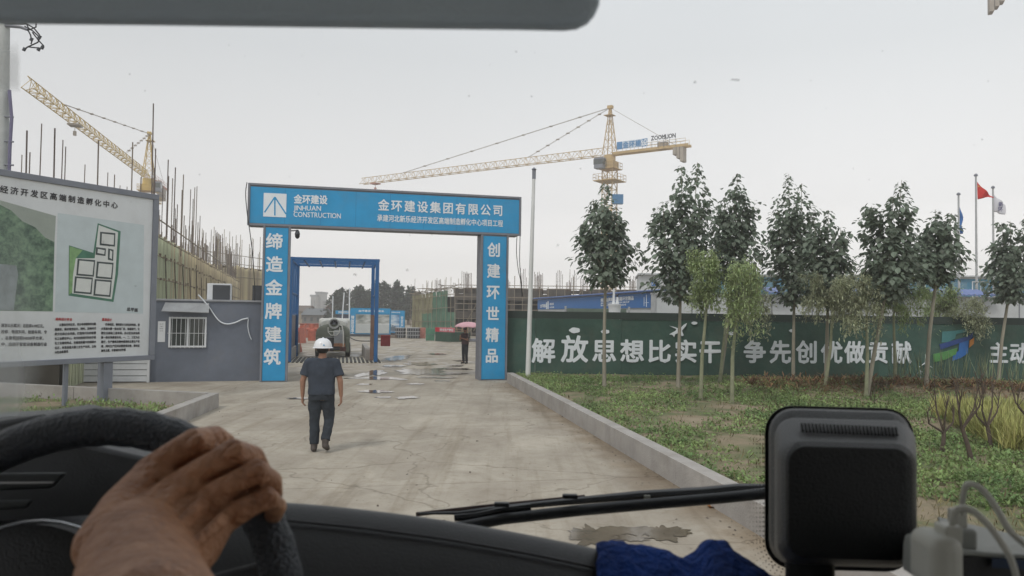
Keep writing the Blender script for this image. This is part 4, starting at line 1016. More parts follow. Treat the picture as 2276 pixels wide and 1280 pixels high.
# flags
def flagpole(x, yt, yb, Y, label):
    b_ = D(x, yb, Y); b_.z = 0; tp_ = D(x, yt, Y); b_ = V3((tp_.x, tp_.y, 0))
    t = thing('flagpole', label, 'flagpole', b_, 'flagpoles behind the site office')
    MB().tube([b_, tp_], [.075, .05], 10).build('shaft', STEEL, t, smooth='auto'); MB().loft([(tp_.x, tp_.y, tp_.z, .06, .06), (tp_.x, tp_.y, tp_.z + .03, .11, .11), (tp_.x, tp_.y, tp_.z + .1, .1, .1), (tp_.x, tp_.y, tp_.z + .16, .04, .04)], 12).build('finial', GREY, t, smooth='auto'); return tp_
def flag(pts_t, pts_b, Y, mt, label, wav=.12):
    """cloth between an upper and a lower edge polyline given in the picture"""
    n = len(pts_t); K = 8; vs_ = []; T_ = 6
    def ip(P, f):
        f *= len(P) - 1; i = min(int(f), len(P) - 2); f -= i; return P[i][0] * (1 - f) + P[i + 1][0] * f, P[i][1] * (1 - f) + P[i + 1][1] * f
    U_ = 16
    for i in range(U_ + 1):
        f = i / U_; a_, b_ = ip(pts_t, f), ip(pts_b, f)
        for j in range(K + 1):
            g_ = j / K; p = D(a_[0] * (1 - g_) + b_[0] * g_, a_[1] * (1 - g_) + b_[1] * g_, Y); p.y += wav * f ** .6 * math.sin(f * 9 + g_ * 3); vs_.append(p)
    o = MB().add(vs_, [(i * (K + 1) + j, i * (K + 1) + j + 1, (i + 1) * (K + 1) + j + 1, (i + 1) * (K + 1) + j) for i in range(U_) for j in range(K)]).build('flag', mt, smooth=True)
    s_ = o.modifiers.new('s', 'SOLIDIFY'); s_.thickness = .01
    return tag(o, label, 'flag', 'flags flying at the right')
YF = 44
flagpole(2130.5, 434, 700, YF, 'shorter flagpole with a limp blue flag, leftmost of the three')
flagpole(2169, 392, 700, YF, 'tallest flagpole, in the middle, flying the red flag')
flagpole(2207, 419, 700, YF + 2, 'flagpole flying the white flag, rightmost of the three')
FB = mat('flag_blue', (.05, .16, .42), .8, .3, 3); FRD = mat('flag_red', (.55, .035, .03), .8, .1, 2); FWH = mat('flag_white', (.62, .62, .66), .8, .06, 2); FY = mat('flag_yellow', (.75, .5, .1), .8)
flag([(2131, 448), (2137, 470), (2140, 490), (2139, 505)], [(2131, 512), (2134, 518), (2137, 520), (2138, 519)], YF, FB, 'blue flag hanging limp down its pole')
flag([(2172, 404), (2184, 417), (2196, 429), (2206, 436)], [(2173, 443), (2184, 441), (2196, 437), (2206, 441)], YF, FRD, 'red flag with small pale stars flying at the tallest pole')
flag([(2209, 432), (2218, 441), (2228, 449), (2235, 454)], [(2209, 471), (2216, 472), (2226, 476), (2232, 478)], YF + 2, FWH, 'white flag with dark blue print flying at the right pole')
def star(c, r_, par):
    pts = [c + V3((math.cos(math.pi / 2 + k * math.pi / 5) * (r_ if k % 2 == 0 else r_ * .4), 0, math.sin(math.pi / 2 + k * math.pi / 5) * (r_ if k % 2 == 0 else r_ * .4))) for k in range(10)]
    return MB().prism(pts, V3((0, .004, 0)))
fl = [o for o in COL.objects if o.name.startswith('flag') and o.type == 'MESH' and 'red' in o.get('label', '')][0]
star(D(2175.5, 414, YF - .16), .06, None).build('star', FY, fl)
for dx, dy in ((3, -3), (4.5, 0), (4.5, 4), (2.5, 7)): star(D(2175.5 + dx, 414 + dy, YF - .16), .02, None).build('small_star', FY, fl)
fl = [o for o in COL.objects if o.name.startswith('flag') and o.type == 'MESH' and 'white' in o.get('label', '')][0]
NAVY = mat('print_navy', (.05, .05, .16), .8)
FPF = PF(D(2210, 470, YF + 1.7), (1, 0, 0)); m = MB()
a0, b0 = FPF.at(2219, 458); put(m, FPF, '新', a0, b0, .3, .3, 0, .02); a0, b0 = FPF.at(2218, 467); put(m, FPF, '环', a0, b0 - .05, .3, .3, 0, .02); m.build('lettering', NAVY, fl)

# ================================================================== behind the gate: wash bay
w0, w1_ = G(637, 806), G(837, 807); w1_.y = w0.y + (w1_.x - w0.x) * .22; WB = PF(w0, w1_ - w0); wbw = (w1_ - w0).length; DP = 5.0
DBL = mat('frame_blue', (.02, .115, .30), .5, .12, 2)
wb = thing('wheel_wash_frame', 'dark blue steel portal frame of the wheel wash inside the gate', 'frame', w0)
wt = WB.at(836, 576)[1]
for a_ in (.1, wbw - .1):
    for n_ in (0, -DP): rod('post', wb, WB.P(a_, 0, n_), WB.P(a_, wt, n_), .15, DBL, 'cube')
for n_ in (0, -DP):
    rod('beam', wb, WB.P(.0, wt - .06, n_), WB.P(wbw, wt - .06, n_), .11, DBL, 'cube')
for a_ in (.06, wbw - .06):
    for z in (wt - .06, 2.1, 3.1): rod('side_rail', wb, WB.P(a_, z, 0), WB.P(a_, z, -DP), .07, DBL, 'cube')
for k in range(1, 6):
    rod('side_post', wb, WB.P(.06, 2.1, -DP * k / 6), WB.P(.06, wt, -DP * k / 6), .05, DBL, 'cube'); rod('brace', wb, WB.P(.06, 2.1 + (k % 2) * 1.0, -DP * k / 6), WB.P(.06, 3.1 + (k % 2) * 1.2, -DP * (k + 1) / 6), .04, DBL, 'cube')
    rod('roof_bar', wb, WB.P(0, wt - .02, -DP * k / 6), WB.P(wbw, wt - .02, -DP * k / 6), .05, DBL, 'cube')
SGR = mat('splash_grey', (.20, .17, .18), .6, .2, 2, dirt=.4)
for k in range(4): MB().slab(PF(WB.P(.02, 0, 0), -WB.N), k * DP / 4 + .01, .35, (k + 1) * DP / 4 - .01, 2.05, -.03, .03).build('splash_panel', SGR, wb)
BRN = mat('splash_brown', (.17, .10, .075), .7, .25, 3)
MB().slab(PF(WB.P(wbw - .12, 0, 0), -WB.N), .1, .2, DP * .5, 2.1, -.03, .03).build('splash_panel', BRN, wb)
MB().slab(WB, wbw - .36, .1, wbw - .21, 2.15, -.05, .03).build('door_leaf', BRN, wb)
for k in range(1, 6): rod('roof_rail', wb, WB.P(wbw * k / 6, wt - .13, 0), WB.P(wbw * k / 6, wt - .13, -DP), .06, DBL, 'cube')
# red box on the post
rx = WB.P(wbw + .32, 1.0, .05); t = thing('red_control_box', 'small dark red box hanging on the right post of the wash frame', 'box', rx)
MB().box(rx, (.42, .2, .5), WB.U, WB.N).build('casing', mat('dark_red', (.20, .02, .025), .5), t, bevel=.02); MB().box(rx - V3((0, 0, .0)) + WB.N * .105, (.34, .01, .42), WB.U, WB.N).build('door', mat('dark_red2', (.15, .016, .02), .5), t)
# grating: alternating dark bars
gr_ = thing('wash_grating', 'striped dark steel grating in the concrete under the wash frame', 'grating', w0)
RBK = mat('rubber_dark', (.05, .048, .045), .7, .3, 6); CRM = mat('worn_cream', (.55, .52, .43), .8, .15, 3)
for k in range(24):
    a = -.15 + (wbw + .35) * k / 24; MB().slab(PF(WB.P(a, .004, .25), -WB.N, tuple(-WB.U)), 0, -.105, 3.7, -.01, .010, .05).build('bar', RBK, gr_)
MB().slab(PF(WB.P(-.3, .004, .25), -WB.N, tuple(-WB.U)), .01, -(wbw + .5), 3.69, 0, -.01, .008).build('pan', CRM, gr_)
for a_ in (-.1, wbw - .5):
    t = tag(MB().slab(PF(WB.P(a_ + .1, 0, -1.2), -WB.N), 0, 0, 7, .55, -.12, .12).build('low_wall', CONC, bevel=.02), 'low concrete side wall of the wash bay, ' + ('left' if a_ < 1 else 'right') + ' side of the sprayer truck', 'wall')

# ================================================================== sprayer truck seen from behind
TC = G(722, 798); TC.z = 0; TC.y = 38.2
tk = thing('sprayer_truck', 'olive and white dust sprayer tank truck with fog cannon, seen from behind', 'truck', TC)
OLV = mat('truck_olive', (.14, .155, .12), .5, .15, 2, dirt=.3); TWH = mat('truck_white', (.60, .60, .56), .5, .1, 2, dirt=.25)
def tp(x, y, z): return (TC.x + x, TC.y + y, z)
tw_ = .86
MB().loft([(TC.x, TC.y + 2.2, .42, .01, .01)], 3) if False else None
def oval(m, y, w_, h_, zc, p=2.6, n=28):
    return [(TC.x + w_ * math.copysign(abs(math.cos(q)) ** (2 / p), math.cos(q)), TC.y + y, zc + h_ * math.copysign(abs(math.sin(q)) ** (2 / p), math.sin(q))) for q in [2 * math.pi * k / n for k in range(n)]]
def lofty(m, rings):
    n = len(rings[0]); k0 = len(m.v)
    for r_ in rings: m.v += r_
    for i in range(len(rings) - 1):
        for j in range(n): A_ = k0 + i * n + j; B_ = k0 + i * n + (j + 1) % n; m.f.append((A_, A_ + n, B_ + n, B_))
    m.f.append(tuple(range(k0, k0 + n))); L_ = k0 + (len(rings) - 1) * n; m.f.append(tuple(range(L_, L_ + n))[::-1]); return m
m = MB(); lofty(m, [oval(m, .0, .76, .52, 1.06), oval(m, .04, .82, .58, 1.06), oval(m, .1, .84, .60, 1.06), oval(m, 3.4, .84, .60, 1.06), oval(m, 3.5, .78, .54, 1.06)]).build('tank', OLV, tk, smooth='auto')
m = MB(); lofty(m, [oval(m, .5, .60, .22, 1.62), oval(m, .62, .70, .27, 1.64), oval(m, 3.6, .72, .30, 1.64), oval(m, 3.8, .6, .2, 1.6)]).build('white_top', TWH, tk, smooth='auto')
MB().box(tp(0, 4.9, 1.15), (1.7, 1.6, 1.5)).build('driver_cab', TWH, tk, bevel=.12)
MB().box(tp(0, 2.3, .45), (.7, 5.4, .2)).build('chassis', BLACK, tk)
for y_ in (.75, 4.9):
    for s_ in (-1, 1):
        wh = MB().tube([tp(s_ * .62, y_, .36), tp(s_ * .86, y_, .36)], .36, 20).build('wheel', BLACK, tk, smooth='auto', bevel=.03)
        MB().tube([tp(s_ * .861, y_, .36), tp(s_ * .88, y_, .36)], .18, 14).build('rim', STEEL, wh, smooth='auto')
for s_ in (-1, 1): MB().box(tp(s_ * .70, .0, .62), (.24, .12, .75)).build('mudguard', OLV, tk, bevel=.05)
MB().box(tp(.1, -.12, .42), (1.1, .14, .22)).build('bumper', mat('bumper_brown', (.10, .035, .03), .7, .3, 5), tk, bevel=.02)
MB().box(tp(.33, -.14, .62), (.55, .1, .16)).build('step', mat('rust_orange', (.30, .14, .07), .8, .3, 6), tk, bevel=.01)
MB().box(tp(.2, -.2, .36), (.3, .01, .1)).build('number_plate', mat('plate_yellow', (.5, .4, .1), .6), tk)
pl_ = MB().box(tp(.28, -.09, 1.0), (.44, .14, .72)).build('pump_box', mat('pump_grey', (.36, .38, .38), .5, .1, 4), tk, bevel=.015)
for k in range(9): MB().box(tp(.1 + k * .045, -.165, .93), (.016, .01, .46)).build('louvre', GREY, pl_)
MB().box(tp(-.12, -.05, .78), (.36, .06, .42)).build('dark_opening', BLACK, tk)
MB().tube([tp(-.35, -.06, .99), tp(.08, -.06, 1.0)], .015, 6).build('grab_rail', STEEL, tk)
tk.rotation_euler.z = .21
# cannon
cc = V3(D(741, 719, TC.y - .15)); m = MB(); n = 28
def ringv(r_, y): return [(cc.x + r_ * math.cos(2 * math.pi * k / n), cc.y + y, cc.z + r_ * math.sin(2 * math.pi * k / n)) for k in range(n)]
rg = [ringv(.20, .9), ringv(.235, .5), ringv(.255, .05), ringv(.265, 0), ringv(.20, -.01), ringv(.185, .05), ringv(.15, .8)]
for r_ in rg: m.v += r_
for i in range(len(rg) - 1):
    for j in range(n): m.f.append((i * n + j, i * n + (j + 1) % n, (i + 1) * n + (j + 1) % n, (i + 1) * n + j))
cn = m.build('fog_cannon', mat('cannon_grey', (.40, .41, .40), .5, .1, 4), tk, smooth='auto')
MB().tube([cc + V3((0, .3, 0)), cc + V3((0, .85, 0))], .15, 16).build('cannon_core', BLACK, cn)
for k in range(7):
    q = 2 * math.pi * k / 7; e_ = cc + V3((math.cos(q) * .175, .2, math.sin(q) * .175)); rod('blade', cn, cc + V3((0, .2, 0)), e_, .05, GREY, 'cube', .012)
MB().tube([cc + V3((0, .1, 0)), cc + V3((0, .3, 0))], .06, 12).build('hub', GREY, cn)
gp = [(-.28, -.18), (-.28, -.42), (-.14, -.58), (.14, -.58), (.28, -.42), (.28, -.18)]
m = MB(); m.tube([cc + V3((x, -.02, z)) for x, z in gp], .022, 6); m.tube([cc + V3((-.26, -.02, -.4)), cc + V3((.26, -.02, -.4))], .018, 6); m.tube([cc + V3((0, -.02, -.58)), cc + V3((0, -.02, -.36))], .018, 6)
m.build('guard_frame', TWH, tk)
m = MB(); m.tube([cc + V3((.2, .1, -.05)), cc + V3((.38, .05, -.1)), cc + V3((.45, .0, -.4)), cc + V3((.48, -.02, -.9)), cc + V3((.46, 0, -1.25))], .035, 8); m.build('hose', TWH, tk, smooth='auto')

# ================================================================== yard furniture
def arch_board(x0, x1, yt, yb, Y, band, label, strip, txt1, txt2, pic):
    a_, b_ = D(x0, yb, Y), D(x1, yb, Y); a_.z = b_.z = 0; f = PF(a_, b_ - a_); w_ = (b_ - a_).length; h_ = f.at((x0 + x1) / 2, yt)[1]; hb = f.at((x0 + x1) / 2, band)[1]
    t = thing('display_board', label, 'sign board', a_)
    MB().slab(f, 0, .0, w_, h_, -.5, -.01).build('casing', BLUE, t)
    MB().slab(f, 0, hb, w_, h_, -.005, .03).build('header', BLUE, t)
    s0, s1 = (0, .45) if strip == 'L' else (w_ - .45, w_)
    MB().slab(f, s0, .35, s1, hb - .02, -.005, .028).build('side_strip', BLUE, t)
    for i, c in enumerate(txt1): char('character', c, f, (s0 + s1) / 2, hb - .35 - (hb - .7) * i / (len(txt1) - 1 if len(txt1) > 1 else 1), .30, LETTER, t, .035, .03)
    line('lettering', txt2, f, w_ * .2, w_ * .85, hb + (h_ - hb) * .35, (h_ - hb) * .38, LETTER, t, .035, .03)
    p0, p1 = (.5, w_ - .05) if strip == 'L' else (.05, w_ - .5)
    MB().slab(f, p0, .3, p1, hb - .08, -.004, .012).build('poster', pic, t)
    MB().slab(f, 0, 0, w_, .22, -.45, .06).build('plinth', DGREY, t)
    return f, p0, p1, hb, t
def picmat(name, c1, c2, c3):
    m = bpy.data.materials.new(name); m.use_nodes = True; t_ = m.node_tree; N = t_.nodes; L = t_.links; b = N['Principled BSDF']; b.inputs['Roughness'].default_value = .5
    tcn = N.new('ShaderNodeTexCoord'); mp = N.new('ShaderNodeMapping'); mp.inputs['Scale'].default_value = (.7, .7, 2.2); nz = N.new('ShaderNodeTexNoise'); nz.inputs['Scale'].default_value = 1.1; nz.inputs['Detail'].default_value = 6
    L.new(tcn.outputs['Object'], mp.inputs[0]); L.new(mp.outputs[0], nz.inputs['Vector']); ra = N.new('ShaderNodeValToRGB'); e = ra.color_ramp.elements
    e[0].position = .36; e[0].color = (*c1, 1); e[1].position = .62; e[1].color = (*c3, 1); e.new(.5).color = (*c2, 1); L.new(nz.outputs[0], ra.inputs[0]); L.new(ra.outputs[0], b.inputs['Base Color']); return m
f, p0, p1, hb, t = arch_board(778, 866, 685, 747, 72, 697, 'blue framed display board with grey plan picture, left of the pair', 'L', '精心组织科学施工', '金环建设 质量安全', picmat('pic_grey', (.13, .16, .15), (.38, .40, .38), (.6, .62, .62)))
MB().slab(f, p0 + .02, .32, p1 - .02, hb * .52, .014, .018).build('text_sheet', mat('poster_pale', (.5, .53, .53), .5, .05, 2), t)
f, p0, p1, hb, t = arch_board(838, 898, 690, 746, 78, 698, 'blue framed display board with pale blue skyline picture, right of the pair', 'R', '安全生产文明', '安全第一预防为主', picmat('pic_sky', (.07, .17, .33), (.34, .48, .62), (.66, .7, .72)))
rs_ = random.Random(3)
for k in range(16): a_ = p0 + .2 + (p1 - p0 - .5) * k / 16; MB().slab(f, a_, .42, a_ + .13, .6 + rs_.random() * .5, .014, .018).build('skyline_tower', mat('pic_tower', (.16, .2, .24), .6, .2, 3), t)
a_, b_ = D(745, 745, 84), D(779, 745, 84); a_.z = b_.z = 0; f = PF(a_, b_ - a_); w_ = (b_ - a_).length; t = thing('blue_signboard', 'low blue sign band on posts left of the display boards', 'sign board', a_)
MB().slab(f, 0, f.at(760, 698)[1], w_, f.at(760, 690)[1], 0, .08).build('band', BLUE, t); MB().slab(f, .1, 0, w_, f.at(760, 699)[1], -.1, -.05).build('backing', mat('backing_dark', (.07, .08, .12), .8), t)
line('lettering', '金环建设集团有限公司', f, .3, w_ - .2, f.at(760, 696)[1], .28, LETTER, t, .09, .02)
# thin posts and poles
for (x, yt, yb, Y, l) in ((777, 640, 742, 66, 'white pole left of the display boards, the tallest of three'), (761, 650, 722, 70, 'slightly leaning white pole, second of three'), (740, 658, 704, 80, 'thin pale pole behind the fog cannon')):
    p = D(x + (4 if x == 761 else 0), yt, Y); q = D(x - (3 if x == 761 else 1), yb, Y); q.z = 0; t = MB().tube([q, p], .055, 8).build('thin_pole', LETTER, smooth='auto'); tag(t, l, 'pole', 'white poles in the yard')
def crates(x0, x1, yt, yb, label, mt, rows, cols):
    a_, b_ = G(x0, yb), G(x1, yb); Y = a_.y; f = PF(a_, V3((b_.x - a_.x, 0, 0))); w_ = b_.x - a_.x; h_ = f.at(x0, yt)[1]; t = thing('coil_stack', label, 'stack', a_, 'dark banded stacks in the yard')
    for r_ in range(rows):
        MB().slab(f, 0, h_ * r_ / rows + .01, w_, h_ * (r_ + 1) / rows - .06, -1.2, 0).build('layer', mt, t, bevel=.05)
        MB().slab(f, -.02, h_ * (r_ + 1) / rows - .058, w_ + .02, h_ * (r_ + 1) / rows, -1.22, .02).build('band', STEEL, t)
        for c in range(cols): MB().slab(f, w_ * (c + .5) / cols - .02, h_ * r_ / rows + .02, w_ * (c + .5) / cols + .02, h_ * (r_ + 1) / rows - .08, .003, .02).build('strap', STEEL, t)
DKS = mat('dark_bundle', (.03, .032, .04), .7, .3, 5)
crates(878, 899, 728, 751, 'left dark banded stack in front of the display boards', DKS, 3, 4); crates(904, 933, 728, 752, 'right dark banded stack beside the pinkish sheet', DKS, 3, 5)
for i, x in enumerate((846, 864)):
    c = G(x, 751); t = thing('reinforcement_bundle', ('left' if i == 0 else 'right') + ' low bundle of rusty bars in front of the skyline board', 'bundle', c, 'bundles of rusty bars')
    for k in range(9): rod('bar', t, c + V3((-.7, k * .07, .05 + .1 * (k % 3))), c + V3((.7, k * .07 + .1, .06 + .1 * (k % 3))), .035, RUST)
def panel(nm, x0, x1, yt, yb, mt, label, cat, th=.12, dy=0):
    a_, b_ = G(x0, yb), G(x1, yb + dy); f = PF(a_, b_ - a_); w_ = (b_ - a_).length; h_ = f.at(x0, yt)[1]
    t = thing(nm, label, cat, a_); MB().slab(f, 0, 0, w_, h_, -th, 0).build('face', mt, t, bevel=.02); return f, w_, h_, t
f, w_, h_, t = panel('barrier_panel', 931, 946, 728, 752, mat('salmon', (.42, .17, .13), .7, .2, 3), 'salmon pink sheet leaning beside the dark stacks', 'sheet')
MB().slab(f, 0, 0, .06, h_, -.1, .03).build('edge', RUST, t)
f, w_, h_, t = panel('barrier_panel', 947, 966, 730, 757, mat('mint', (.10, .26, .17), .8, .2, 2), 'mint green upright sheet in the yard', 'sheet')
MB().slab(f, 0, h_ * .5, w_, h_ * .53, .002, .02).build('rail', GREY, t)
f, w_, h_, t = panel('material_bin', 967, 1004, 737, 758, mat('bin_green', (.03, .075, .05), .85, .2, 2), 'dark green material bin with a red and pink banner on top', 'bin', 2.0, 2)
bn = MB().slab(f, 0, h_ + .003, w_ + .3, h_ + .36, -.05, .0).build('banner', mat('banner_pink', (.55, .14, .17), .7, .25, 2), t)
MB().slab(f, 0, h_ + .01, .5, h_ + .35, .002, .01).build('banner_red', mat('banner_red', (.45, .02, .04), .7), t)
line('lettering', '安全生产责任', f, .6, w_ + .2, h_ + .1, .2, LETTER, bn, .012, .02)
pc = G(1003, 759); t = thing('wooden_rack', 'leaning wooden pallet rack beside the person with the umbrella', 'pallet', pc); WD = mat('raw_wood', (.36, .25, .15), .8, .2, 3)
sc_ = pc.y / 1700
for k in range(6): rod('slat', t, pc + V3((k * .0, 0, .15 + k * .17)), pc + V3((1.5, 0, .1 + k * .17)), .09, WD, 'cube', .03)
for k in range(4): rod('post', t, pc + V3((.15 + k * .4, .05, 0)), pc + V3((-.05 + k * .45, .1, 1.25)), .07, WD, 'cube')
MB().box(pc + V3((.9, 1, .12)), (2.6, 1.6, .18)).build('base_pallet', GREY, t)
# orange barriers and machine parts at the left inside the gate
ORG_ = mat('orange_red', (.46, .13, .085), .6, .2, 2, dirt=.2)
for i, (x, yb, h_) in enumerate(((655, 783, 1.15), (668, 762, 1.1), (679, 750, 1.1))):
    c = G(x, yb); c.z = 0; t = thing('water_barrier', ('nearest', 'middle', 'farthest')[i] + ' orange plastic barrier of the row beyond the wash bay', 'barrier', c, 'orange barriers')
    MB().loft([(c.x, c.y, 0, .28, .75), (c.x, c.y, .2, .26, .72), (c.x, c.y, .55, .15, .7), (c.x, c.y, h_, .1, .66)], 16, 5).build('body', ORG_, t, smooth='auto'); MB().tube([c + V3((0, 0, h_)), c + V3((0, 0, h_ + .12))], .1, 10).build('filler_cap', ORG_, t)
c = G(690, 739); t = thing('orange_skip', 'low orange red steel skip far behind the barriers', 'skip', c)
m = MB(); m.hexa([c + V3(q) for q in ((-.6, -1, .1), (1.1, -1, .1), (1.1, 1, .1), (-.6, 1, .1), (-.9, -1.1, .9), (1.5, -1.1, .9), (1.5, 1.1, .9), (-.9, 1.1, .9))]); m.build('body', ORG_, t, bevel=.04)
MB().box(c + V3((.3, 0, .94)), (2.5, 2.3, .06)).build('rim', mat('orange_dark', (.34, .07, .04), .6), t)
c = G(693, 757); t = thing('hydrant_stack', 'stubby orange pump standing between barriers and truck', 'pump', c); MB().loft([(c.x, c.y, 0, .3, .3), (c.x, c.y, .8, .3, .3), (c.x, c.y, .9, .18, .18), (c.x, c.y, 1.3, .16, .16)], 14).build('body', ORG_, t, smooth='auto'); MB().tube([c + V3((-.4, 0, .9)), c + V3((.4, 0, .9))], .12, 10).build('pipe', ORG_, t)
cable([G(x, y, .03) for x, y in ((765, 742), (778, 750), (795, 757), (825, 758), (850, 757))], .04, 'dark hose lying across the yard in front of the display boards', CAB, nm='hose')
# ================================================================== far buildings and trees
FARW = mat('far_tower', (.30, .30, .29), .8, .1, .05); FARD = mat('far_dark', (.16, .17, .18), .8, .1, .1)
def tower(x0, x1, yt, Y, label, depth=14, floors=16, cols=4):
    a_, b_ = D(x0, 690, Y), D(x1, 690, Y); a_.z = b_.z = 0; f = PF(a_, b_ - a_); w_ = (b_ - a_).length; h_ = f.at((x0 + x1) / 2, yt)[1]; t = thing('apartment_tower', label, 'building', a_)
    MB().slab(f, 0, 0, w_, h_, -depth, 0).build('wall', FARW, t); MB().slab(f, -.4, h_, w_ + .4, h_ + 1, -depth - .4, .4).build('roof', FARD, t)
    for c in range(cols): MB().slab(f, w_ * (c + .25) / cols, 4, w_ * (c + .65) / cols, h_ - 2, .01, .3).build('window_column', FARD, t)
tower(690, 702, 659, 420, 'grey apartment tower on the far skyline, left half of the pair', cols=2); tower(701, 713, 652, 425, 'taller slim apartment tower, right half of the skyline pair', cols=3); tower(712, 728, 673, 430, 'lower pale block right of the skyline towers', cols=4)
def shed(x0, x1, yt, yb, Y, wm, label, rf=None):
    a_, b_ = D(x0, 690, Y), D(x1, 690, Y); a_.z = b_.z = 0; f = PF(a_, b_ - a_); w_ = (b_ - a_).length; h_ = max(1.5, f.at((x0 + x1) / 2, yt)[1]); t = thing('low_building', label, 'building', a_)
    MB().slab(f, 0, 0, w_, h_, -8, 0).build('wall', wm, t); P = f.P; MB().prism([P(-.3, h_ + .003, .3), P(-.3, h_ + 1.2, -4), P(-.3, h_ + .003, -8.3)], f.U * (w_ + .6)).build('roof', rf or FARD, t)
    for k in range(3): MB().slab(f, w_ * (k + .3) / 3, h_ * .35, w_ * (k + .65) / 3, h_ * .75, .01, .06).build('window', DGREY, t)
shed(640, 680, 692, 740, 150, mat('far_tan', (.33, .27, .2), .9), 'low tan house left on the far side of the yard', mat('tile_roof', (.16, .13, .11), .9))
shed(672, 715, 700, 740, 135, mat('far_grey', (.17, .16, .15), .9), 'low dark grey shed in front of the skyline towers')
shed(722, 760, 690, 740, 160, mat('far_brick', (.22, .15, .13), .9), 'reddish low house right of the skyline towers', mat('red_roof', (.25, .10, .08), .9))
FOL = mat('far_foliage', (.055, .078, .045), .8, .3, .3, island=.5)
BARK = mat('bark', (.14, .11, .085), .9, .25, 6, bump=.4)
def far_tree(x, yt, Y, wpx, label, seed, n=2600):
    base = D(x, 690, Y); base.z = 0; h_ = D(x, yt, Y).z; w_ = wpx * Y / 1700; t = thing('broadleaf_tree', label, 'tree', base, 'dark trees behind the yard'); rs = np.random.RandomState(seed)
    MB().tube([base, base + V3((0, 0, h_ * .85))], [.3, .08], 7).build('trunk', BARK, t)
    L_ = []; nl = 7
    for k in range(nl):
        cx, cy = rs.normal(0, w_ * .22), rs.normal(0, w_ * .2); top_ = h_ * rs.uniform(.78, 1.0); lo = h_ * .12; u_ = rs.beta(1.4, 1.2, n // nl); z = lo + (top_ - lo) * u_
        r_ = w_ * .27 * (np.sin(np.clip(u_, 0, 1) * np.pi * .86 + .42) ** .8) * (1 + .25 * np.sin(z * 2.3 + k)); q = rs.uniform(0, 6.283, n // nl); rr = r_ * np.sqrt(rs.uniform(.2, 1, n // nl))
        L_.append(np.stack([base.x + cx + rr * np.cos(q), base.y + cy + rr * np.sin(q), z], 1))
    v, q = leaves_np(np.concatenate(L_), (.35, .8), (-.5, 1.2), rs, aspect=.75); arr_mesh('crown', v, q, FOL, t)
for i, (x, yt, Y, w_) in enumerate(((762, 642, 150, 48), (795, 634, 155, 52), (823, 640, 160, 36), (847, 622, 150, 44), (872, 624, 152, 40), (889, 650, 160, 26), (908, 634, 150, 34), (925, 645, 158, 26))):
    far_tree(x, yt, Y, w_, ('leftmost of the dark trees beyond the yard', 'broad dark tree second from left beyond the yard', 'dark tree between the broad ones and the blue post', 'tall dark tree just behind the blue wash frame post', 'tall dark tree right of the blue wash frame post', 'small gap filling dark tree beyond the skyline board', 'narrow dark tree near the netted building', 'dark tree partly behind the netted building')[i], i + 20)
far_tree(702, 690, 140, 34, 'rounded dark shrub like tree below the skyline towers', 40, 1500); far_tree(722, 688, 138, 26, 'smaller rounded tree beside the red roofed house', 41, 1200)

# ================================================================== roadside trees
LEAF = translucent(mat('big_leaf', (.20, .245, .185), .55, .25, 1.5, island=.4, spec=.55), .45)
TRK = mat('pale_trunk', (.30, .275, .22), .85, .2, 5, bump=.3, stretch=(1, 1, .3))
def leaf_mesh():
    m = MB(); pts = [(0, 0), (.16, .2), (.27, .48), (.22, .72), (0, 1.0), (-.22, .72), (-.27, .48), (-.16, .2)]
    vs_ = [(0, 0, 0), (.2, .12, .03), (.36, .4, .06), (.26, .74, .03), (0, 1.05, -.08), (-.26, .74, .03), (-.36, .4, .06), (-.2, .12, .03), (0, .5, 0)]
    me = bpy.data.meshes.new('leaf'); me.from_pydata(vs_, [], [(0, 1, 8), (1, 2, 8), (2, 3, 8), (3, 4, 8), (4, 5, 8), (5, 6, 8), (6, 7, 8), (7, 0, 8)]); me.materials.append(LEAF); return me
LM = leaf_mesh(); LV = np.array([tuple(v.co) for v in LM.vertices]); LFc = np.array([tuple(p.vertices) for p in LM.polygons])
def leaf_M(p, h, tl, s, roll=0):
    return Matrix.Translation(p) @ Matrix.Rotation(h, 4, 'Z') @ Matrix.Rotation(-tl, 4, 'X') @ Matrix.Rotation(roll, 4, 'Y') @ Matrix.Scale(s, 4)
